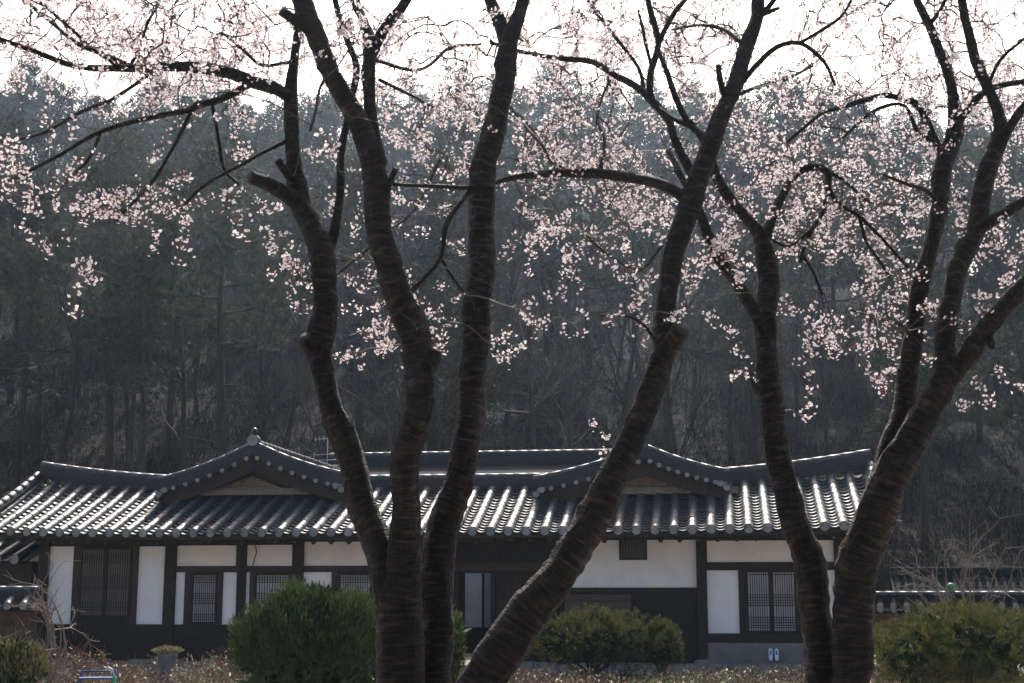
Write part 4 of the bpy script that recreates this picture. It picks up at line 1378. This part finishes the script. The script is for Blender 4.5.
def pine_variant(seed, h):
    rs = np.random.default_rng(seed)
    lean = rs.normal(size=2) * .5
    def axis(t):
        return np.array((lean[0] * t * t + .18 * math.sin(t * 5 + seed), lean[1] * t * t + .15 * math.cos(t * 4 + seed), h * t))
    tr = MB()
    ts = np.linspace(-.03, .97, 14)
    tr.tube([axis(t) for t in ts], [.17 * (1 - .8 * max(t, 0)) + .02 for t in ts], 7, 0)
    cb = rs.uniform(.42, .58)
    clumps = []
    nb = 15
    for k in range(nb):
        t = cb + (1 - cb) * (k + rs.uniform(0, .6)) / nb
        a = rs.uniform(0, 6.28)
        reach = (1.05 - t) / (1.05 - cb) * rs.uniform(.7, 2.2) + .25
        p0 = axis(min(t, .96))
        p1 = p0 + np.array((math.cos(a) * reach, math.sin(a) * reach, rs.uniform(.1, .6)))
        tr.tube([p0, (p0 + p1) / 2 + (0, 0, -.05), p1], [.055, .04, .02], 4, 0, False)
        clumps.append((p1, rs.uniform(.65, 1.25) * (1.15 - .35 * t), rs.uniform(.3, .55)))
        if rs.random() < .6:
            clumps.append((p1 + rs.normal(size=3) * .6, rs.uniform(.5, .9), .35))
    clumps.append((axis(1.0), .7, .6))
    for k in range(7):       # dead lower branches
        t = rs.uniform(.2, cb)
        a = rs.uniform(0, 6.28)
        p0 = axis(t)
        tr.tube([p0, p0 + np.array((math.cos(a), math.sin(a), rs.uniform(-.1, .3))) * rs.uniform(.5, 1.5)], [.03, .008], 4, 0, False)
    allq = []
    for (c, rx, rz) in clumps:
        n = int(150 * rx)
        u = rand_unit(n) * (rng.uniform(.35, 1, (n, 1)) ** .5)
        pos = c + u * np.array((rx, rx, rz))
        allq.append(leaf_quads(pos, u * (1, 1, .6) + np.array((0, 0, .5)) + rand_unit(n) * .5, rng.uniform(.22, .42, n), rng.uniform(.07, .15, n)))
    q = np.vstack(allq)
    return tr, q


def bare_variant(seed, h):
    rs = np.random.default_rng(seed)
    tr = MB()

    def grow(p, d, L, r, lev):
        n = 4
        pts = [p]
        for i in range(n):
            d = d + rs.normal(size=3) * .13 + np.array((0, 0, .05))
            d /= np.linalg.norm(d)
            pts.append(pts[-1] + d * L / n)
        tr.tube(pts, np.linspace(r, r * .5, n + 1), 6 if lev == 0 else 3, 0, False)
        if lev < 3:
            for k in range(rs.integers(3, 6) if lev else 8):
                i = rs.uniform(.35, 1.0)
                q = pts[min(n, int(i * n))]
                a = rs.normal(size=3)
                nd = d * .8 + a * .55
                nd /= np.linalg.norm(nd)
                grow(q, nd, L * rs.uniform(.28, .45) if lev == 0 else L * .55, r * (.42 if lev == 0 else .5), lev + 1)
    grow(np.array((0, 0, -.3)), np.array((rs.normal() * .06, rs.normal() * .06, 1.0)), h, .13, 0)
    return tr


def forest():
    protos = []
    for s in range(6):
        h = [13.5, 12, 15, 11, 14, 12.5][s]
        tr, q = pine_variant(100 + s, h)
        root = thing('pine_tree', 'x', 'pine tree')
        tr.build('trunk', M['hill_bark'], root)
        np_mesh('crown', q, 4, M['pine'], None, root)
        protos.append((root, 'pine'))
    for s in range(3):
        root = thing('bare_tree', 'x', 'bare tree')
        bare_variant(200 + s, [9.5, 11, 8.5][s]).build('trunk', M['hill_bark'], root)
        protos.append((root, 'bare'))
    rnd = random.Random(11)
    spots = []
    tries = 0
    while len(spots) < 430 and tries < 60000:
        tries += 1
        y = 57 + (196 - 57) * rnd.random() ** .9
        x = rnd.uniform(-1, 1) * (y * .40 + 3)
        if all((x - a) ** 2 + (y - b) ** 2 > 2.9 ** 2 for a, b in spots):
            spots.append((x, y))
    used = set()
    npine = 0
    for (x, y) in spots:
        pb = .40 if y < 95 else .16
        i = rnd.randrange(6, 9) if (rnd.random() < pb or npine >= 296) else rnd.randrange(6)
        npine += i < 6
        root, kind = protos[i]
        if i in used:
            o = root.copy(); C.objects.link(o)
            for ch in list(root.children):
                c = ch.copy(); C.objects.link(c); c.parent = o
        else:
            o = root; used.add(i)
        s = rnd.uniform(.8, 1.2)
        o.location = (x, y, float(hill_z(x, y)))
        o.rotation_euler = (0, 0, rnd.uniform(0, 6.28))
        o.scale = (s, s, s * rnd.uniform(.92, 1.1))
        if kind == 'pine':
            tag(o, 'tall dark pine in the hazy forest covering the hill behind the house', 'pine tree', 'pines on the hillside')
        else:
            tag(o, 'thin leafless tree among the pines on the dim hillside', 'bare tree', 'bare trees on the hillside')
    far = []
    for i in range(190):
        yy = 188 + 40 * rnd.random()
        xx = rnd.uniform(-1, 1) * (yy * .40 + 3)
        zz = float(hill_z(xx, yy))
        for q in range(rnd.randrange(5, 9)):
            c = np.array((xx + rnd.gauss(0, 1.5), yy + rnd.gauss(0, 1.5), zz + rnd.uniform(1.5, 12.5)))
            m = 110
            u = rand_unit(m) * rng.uniform(.4, 1, (m, 1))
            far.append(leaf_quads(c + u * np.array((1.9, 1.9, 1.3)), u + np.array((0, 0, .5)) + rand_unit(m) * .4, rng.uniform(.35, .65, m), rng.uniform(.15, .28, m)))
    o = np_mesh('far_forest', np.vstack(far), 4, [M['pine']])
    tag(o, 'hazy mass of pine crowns along the crest of the hill', 'forest', kind='stuff')
    # undergrowth: dry stalks and leaves on the shaded slope
    n = 340000
    y = 43 + (165 - 43) * rng.random(n) ** 1.45
    x = rng.uniform(-1, 1, n) * (y * .50 + 6)
    lump = np.sin(x * .7 + 1.3 * np.sin(y * .31)) + np.sin(y * .83 + x * .23) + .7 * np.sin(x * 1.9 - y * 1.1)
    keep = lump + rng.normal(size=n) * 1.2 > -1.3
    x, y, lump = x[keep], y[keep], lump[keep]
    hgt = np.clip(.8 + .3 * lump, .35, 1.9) * rng.uniform(.4, 1.4, len(x))
    pos = np.stack([x, y, hill_z(x, y) - .05], 1)
    d = rng.normal(size=(len(x), 3)) * .42 + np.array((0, 0, 1.0))
    st = leaf_quads(pos, d, hgt, rng.uniform(.015, .05, len(x)))
    rp = np.arange(len(x))[::2]
    tp = pos[rp] + d[rp] * (hgt[rp] * rng.uniform(.25, 1.0, len(rp)))[:, None] + rng.normal(size=(len(rp), 3)) * .1
    lf = leaf_quads(tp, rand_unit(len(rp)) + np.array((0, 0, .4)), rng.uniform(.06, .16, len(rp)), rng.uniform(.02, .06, len(rp)))
    o = np_mesh('undergrowth', np.vstack([st, lf]), 4, [M['brush']])
    tag(o, 'dry brown undergrowth covering the slope under the pines', 'undergrowth', kind='stuff')


forest()


# ================================================================== GARDEN
def yew(name, label, loc, rx, ry, h, seed, n=26000, mname='yew'):
    root = thing(name, label, 'shrub', loc)
    rs = np.random.default_rng(seed)
    u = rs.normal(size=(n, 3)); u /= np.linalg.norm(u, axis=1)[:, None]
    u[:, 2] = np.abs(u[:, 2]) ** .8 - .25 * rs.random(n)
    u[:, :2] *= 1 + .12 * np.clip(u[:, 2:3], 0, 1)
    lump = 1 + .07 * np.sin(u[:, 0] * 7 + seed) + .06 * np.sin(u[:, 1] * 6 + u[:, 2] * 5) + .035 * np.sin(u[:, 0] * 17 + u[:, 2] * 13)
    rad = (.84 + .17 * rs.random(n) ** 1.3) * lump
    pos = u * rad[:, None] * np.array((rx, ry, h * .56)) + np.array((0, 0, h * .43))
    keep = pos[:, 2] > .02
    pos, u = pos[keep], u[keep]
    d = u * .55 + np.array((0, 0, 1.0)) + rs.normal(size=(len(pos), 3)) * .25
    q = leaf_quads(pos, d, rs.uniform(.04, .10, len(pos)), rs.uniform(.010, .022, len(pos)))
    np_mesh('foliage', q, 4, M[mname], None, root)
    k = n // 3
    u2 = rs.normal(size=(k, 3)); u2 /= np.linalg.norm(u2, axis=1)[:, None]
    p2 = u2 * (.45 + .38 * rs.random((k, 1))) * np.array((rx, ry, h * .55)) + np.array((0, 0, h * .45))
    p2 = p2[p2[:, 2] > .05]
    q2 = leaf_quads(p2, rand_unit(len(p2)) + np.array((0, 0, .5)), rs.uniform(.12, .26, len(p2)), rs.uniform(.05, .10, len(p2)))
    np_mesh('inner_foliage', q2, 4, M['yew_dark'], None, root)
    sb = MB()
    for j in range(5):
        a = rs.uniform(0, 6.28)
        sb.tube([(0, 0, -.05), (math.cos(a) * rx * .3, math.sin(a) * ry * .3, h * .4), (math.cos(a) * rx * .5, math.sin(a) * ry * .5, h * .7)], [.04, .03, .012], 5, 0, False)
    sb.build('stem', M['shrub_stem'], root)
    return root


p = W(309, 700, 19.5)
yew('yew_shrub', 'big rounded dark green clipped shrub left of the cherry trunks', (p[0], p[1], 0), 1.0, .95, 1.84, 3)
p = W(395, 700, 21.0)
yew('yew_shrub', 'small dark green shrub half hidden behind the left cherry trunk', (p[0] + .1, p[1], 0), .55, .5, 1.65, 5, 5000)
p = W(449, 690, 20.5)
yew('young_conifer', 'small pale green upright conifer right beside the middle cherry trunk', (p[0], p[1], 0), .20, .2, 1.55, 8, 1500, 'needle')
p = W(18, 690, 22)
yew('boxwood_shrub', 'yellowish green low shrub at the bottom left corner', (p[0] - .12, p[1], 0), .52, .5, 1.02, 9, 3000, 'dry_needle')


def pine_shrub(name, label, loc, rx, ry, h, seed, tufts=1300, open_base=.3, lobes=9):
    root = thing(name, label, 'shrub', loc)
    rs = np.random.default_rng(seed)
    sb = MB()
    cens = []
    for k in range(lobes):
        a = 2 * math.pi * k / lobes + rs.uniform(-.3, .3)
        rr = rs.uniform(.35, .72) if k % 3 else rs.uniform(0, .25)
        c = np.array((math.cos(a) * rx * rr, math.sin(a) * ry * rr, h * (rs.uniform(.52, .66) if rr > .3 else .70)))
        cens.append((c, rs.uniform(.40, .52)))
        mid = c * (.5, .5, .5) + np.array((0, 0, -.05))
        sb.tube([(c[0] * .06, c[1] * .06, -.05), (c[0] * .2, c[1] * .2, h * .15), mid, c], [.045, .036, .026, .012], 6, 0, False)
    sb.build('stem', M['shrub_stem'], root)
    P, D = [], []
    for t in range(tufts):
        c, s = cens[rs.integers(len(cens))]
        u = rs.normal(size=3); u /= np.linalg.norm(u)
        rad = rs.uniform(.55, 1.0) ** .6 * (1 + .12 * math.sin(u[0] * 6 + u[1] * 5 + seed))
        p = c + u * np.array((rx * s, ry * s, h * .34)) * rad
        if p[2] < open_base * h * (.5 + .5 * rs.random()):
            continue
        P.append(p); D.append(u * .6 + np.array((0, 0, .75)))
    P, D = np.array(P), np.array(D)
    rep = np.repeat(np.arange(len(P)), 26)
    dd = D[rep] + rs.normal(size=(len(rep), 3)) * .55
    q = leaf_quads(P[rep] + rs.normal(size=(len(rep), 3)) * .012, dd, rs.uniform(.06, .13, len(rep)), rs.uniform(.006, .012, len(rep)))
    mi = (rs.random(len(rep)) < .10).astype(int)
    np_mesh('needle_tufts', q, 4, [M['needle'], M['needle_old']], mi, root)
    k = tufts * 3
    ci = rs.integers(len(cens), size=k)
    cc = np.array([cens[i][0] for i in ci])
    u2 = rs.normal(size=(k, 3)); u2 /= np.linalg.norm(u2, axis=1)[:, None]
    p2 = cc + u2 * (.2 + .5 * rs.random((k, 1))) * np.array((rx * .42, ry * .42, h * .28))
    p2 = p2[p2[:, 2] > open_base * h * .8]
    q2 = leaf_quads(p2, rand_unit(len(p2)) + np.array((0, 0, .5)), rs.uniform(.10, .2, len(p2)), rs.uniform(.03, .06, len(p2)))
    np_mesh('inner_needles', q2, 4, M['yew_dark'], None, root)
    return root


p = W(592, 680, 28.0)
pine_shrub('round_pine_shrub', 'wide low round pine shrub in front of the white wall panel', (p[0], p[1], 0.0), 1.35, 1.0, 1.36, 21, 1100, .2)
p = W(664, 680, 27.6)
pine_shrub('round_pine_shrub', 'small ball shaped pine shrub touching the wide one on its right', (p[0], p[1], 0.0), .60, .6, 1.14, 22, 400, .2, 5)
p = W(962, 700, 19.0)
pine_shrub('round_pine_shrub', 'broad domed pine shrub with bare stems showing, at the lower right corner', (p[0], p[1], 0.0), 1.22, 1.1, 1.48, 23, 1500, .40, 11)

# ground cover: dry leaves and low stalks in the bed before the house
n = 75000
gy = rng.uniform(23.0, 30.0, n)
gx = rng.uniform(-1, 1, n) * gy * .40
hh = .5 + .5 * np.sin(gx * 1.7 + 1) * np.sin(gy * 1.3) + .4 * np.sin(gx * 4.1 + gy * 2)
keep = rng.random(n) < np.clip(.35 + .5 * hh, .06, 1)
gx, gy, hh = gx[keep], gy[keep], hh[keep]
gz = rng.random(len(gx)) ** 1.5 * (.12 + .42 * np.clip(hh, 0, 1) * (1 + .35 * np.tanh(-gx - 2))) * np.where(gy < 28.2, 1, .5)
pos = np.stack([gx, gy, gz], 1)
q = leaf_quads(pos, rand_unit(len(gx)) + np.array((0, 0, .25)), rng.uniform(.03, .085, len(gx)), rng.uniform(.02, .05, len(gx)))
cl = np.sin(gx * .9 + 2) + rng.normal(size=len(gx)) * .9
mi = np.select([cl < -1.2, cl < -.35, cl < .35, cl < 2.5], [3, 1, 0, 1], 4)
mi = np.where(rng.random(len(gx)) < .035, 2, mi)
sel = rng.random(len(gx)) < .3
stq = leaf_quads(pos[sel] * (1, 1, 0), rng.normal(size=(sel.sum(), 3)) * .3 + np.array((0, 0, 1.0)), gz[sel] + .12, .010)
mi = np.r_[mi, np.full(sel.sum(), 1)]
o = np_mesh('ground_cover', np.vstack([q, stq]), 4, [M['leaf_tan'], M['leaf_brown'], M['leaf_pale'], M['leaf_green'], M['leaf_rust']], mi)
tag(o, 'dry brown and tan leaves and low stalks in the garden bed', 'ground cover', kind='stuff')


def bare_shrub(name, label, loc, h, spread, n, seed, m, r0=.011, group=None, lev=3):
    root = thing(name, label, 'bare shrub', loc, 0, group)
    rs = np.random.default_rng(seed)
    mb = MB()

    def grow(p, d, L, r, k):
        pts = [p]
        for i in range(3):
            d = d + rs.normal(size=3) * .16
            d /= np.linalg.norm(d)
            pts.append(pts[-1] + d * L / 3)
        mb.tube(pts, np.linspace(r, r * .6, 4), 4, 0, False)
        if k > 0:
            for j in range(rs.integers(2, 4)):
                nd = d + rs.normal(size=3) * .5
                nd /= np.linalg.norm(nd)
                grow(pts[rs.integers(1, 4)], nd, L * rs.uniform(.45, .75), r * .6, k - 1)
    for j in range(n):
        a = rs.uniform(0, 6.28)
        s = rs.uniform(.1, 1) * spread
        d = np.array((math.cos(a) * s, math.sin(a) * s, 1.0))
        grow(np.array((math.cos(a) * .06, math.sin(a) * .06, -.03)), d / np.linalg.norm(d), h * rs.uniform(.4, .62), r0, lev)
    mb.build('branches', M[m], root)
    return root


p = W(46, 690, 23.0)
bare_shrub('bare_shrub', 'leafless grey shrub with long bare twigs before the left white panel', (p[0], p[1], 0), 2.1, .85, 10, 31, 'bare_twig', .02)
p = W(122, 690, 24.5)
bare_shrub('bare_shrub', 'low reddish twiggy shrub near the blue frame', (p[0], p[1], 0), .95, .5, 9, 32, 'red_twig', .010, None, 2)
for (px_, Y_, h_, sd_, lb_) in ((232, 26.5, .8, 41, 'low dry reddish stalks just left of the big clipped shrub'), (700, 26.0, .62, 42, 'low dry stalks in the bed under the grey plinth, left of the shoes'),
                                (70, 26.8, 1.0, 43, 'dry reddish stalks between the bare grey shrub and the planter')):
    p = W(px_, 690, Y_)
    bare_shrub('dry_stalks', lb_, (p[0], p[1], 0), h_, .7, 12, sd_, 'red_twig' if sd_ != 42 else 'bare_twig', .009, None, 2)
p = W(962, 640, 36.0)
bare_shrub('bare_shrub', 'pale leafless thicket rising over the tiled wall at the right', (p[0], p[1], 0), 3.6, .42, 14, 33, 'bare_twig', .022)
p = W(1010, 640, 39.8)
bare_shrub('bare_shrub', 'dim leafless bush at the right edge behind the tiled wall', (p[0], p[1], 0), 3.2, .5, 10, 34, 'bare_twig', .02)

# dark stone pot with dry yellow plant
p = W(166, 690, 25.5)
pt = thing('stone_planter', 'dark grey stone pillar planter with dry yellow plant on top', 'planter', (p[0], p[1], 0))
MB().lathe([(.13, -.02), (.14, .1), (.125, .4), (.14, .52), (.17, .58), (.17, .63), (.14, .64)], 0, 0, 16).build('pot', M['pot'], pt)
n = 900
u = rand_unit(n) * (1, 1, .45)
q = leaf_quads(u * .16 * rng.random((n, 1)) ** .5 * (1.45, 1.2, .7) + (0, 0, .69), u + (0, 0, .2), rng.uniform(.04, .09, n), .016)
np_mesh('plant', q, 4, M['moss'], None, pt)

# blue frame stool and green hose standpipe
p = W(97, 690, 22.5)
bs = thing('garden_stool', 'blue grey metal frame stool standing in the dry garden bed', 'stool', (p[0], p[1], 0), R(12))
mb = MB()
mb.box(-.27, -.2, .375, .27, .2, .40)
mb.build('seat', M['blue_plastic'], bs)
for sx in (-1, 1):
    for sy in (-1, 1):
        MB().tube([(sx * .26, sy * .19, -.02), (sx * .25, sy * .18, .50 if sy > 0 else .374)], .018, 8).build('leg', M['blue_plastic'], bs)
MB().tube([(-.25, .18, .48), (.25, .18, .48)], .015, 8).build('rail', M['blue_plastic'], bs)
p = W(112, 690, 22.0)
hs = thing('garden_tap', 'green hose standpipe with bent silver nozzle beside the blue stool', 'garden tap', (p[0], p[1], 0))
MB().tube([(.10, 0, -.03), (.07, 0, .2), (.02, 0, .42), (0, 0, .47)], .022, 8).build('hose', M['green_plastic'], hs)
MB().tube([(0, 0, .47), (-.02, 0, .53), (-.07, 0, .56), (-.10, 0, .54)], [.026, .026, .024, .03], 8).build('nozzle', M['steel'], hs)

# ================================================================== HAZE
hz = MB()
hz.box(-175, -58, -2.5, 175, 294, 92)
hm = bpy.data.materials.new('haze')
hm.use_nodes = True
nt = hm.node_tree
nt.nodes.remove(nt.nodes['Principled BSDF'])
pv = nt.nodes.new('ShaderNodeVolumePrincipled')
pv.inputs['Color'].default_value = (0.58, 0.77, 1.0, 1)
pv.inputs['Density'].default_value = 0.00031
pv.inputs['Anisotropy'].default_value = 0.8
nt.links.new(pv.outputs[0], nt.nodes['Material Output'].inputs['Volume'])
ho = hz.build('haze', hm)
tag(ho, kind='stuff')
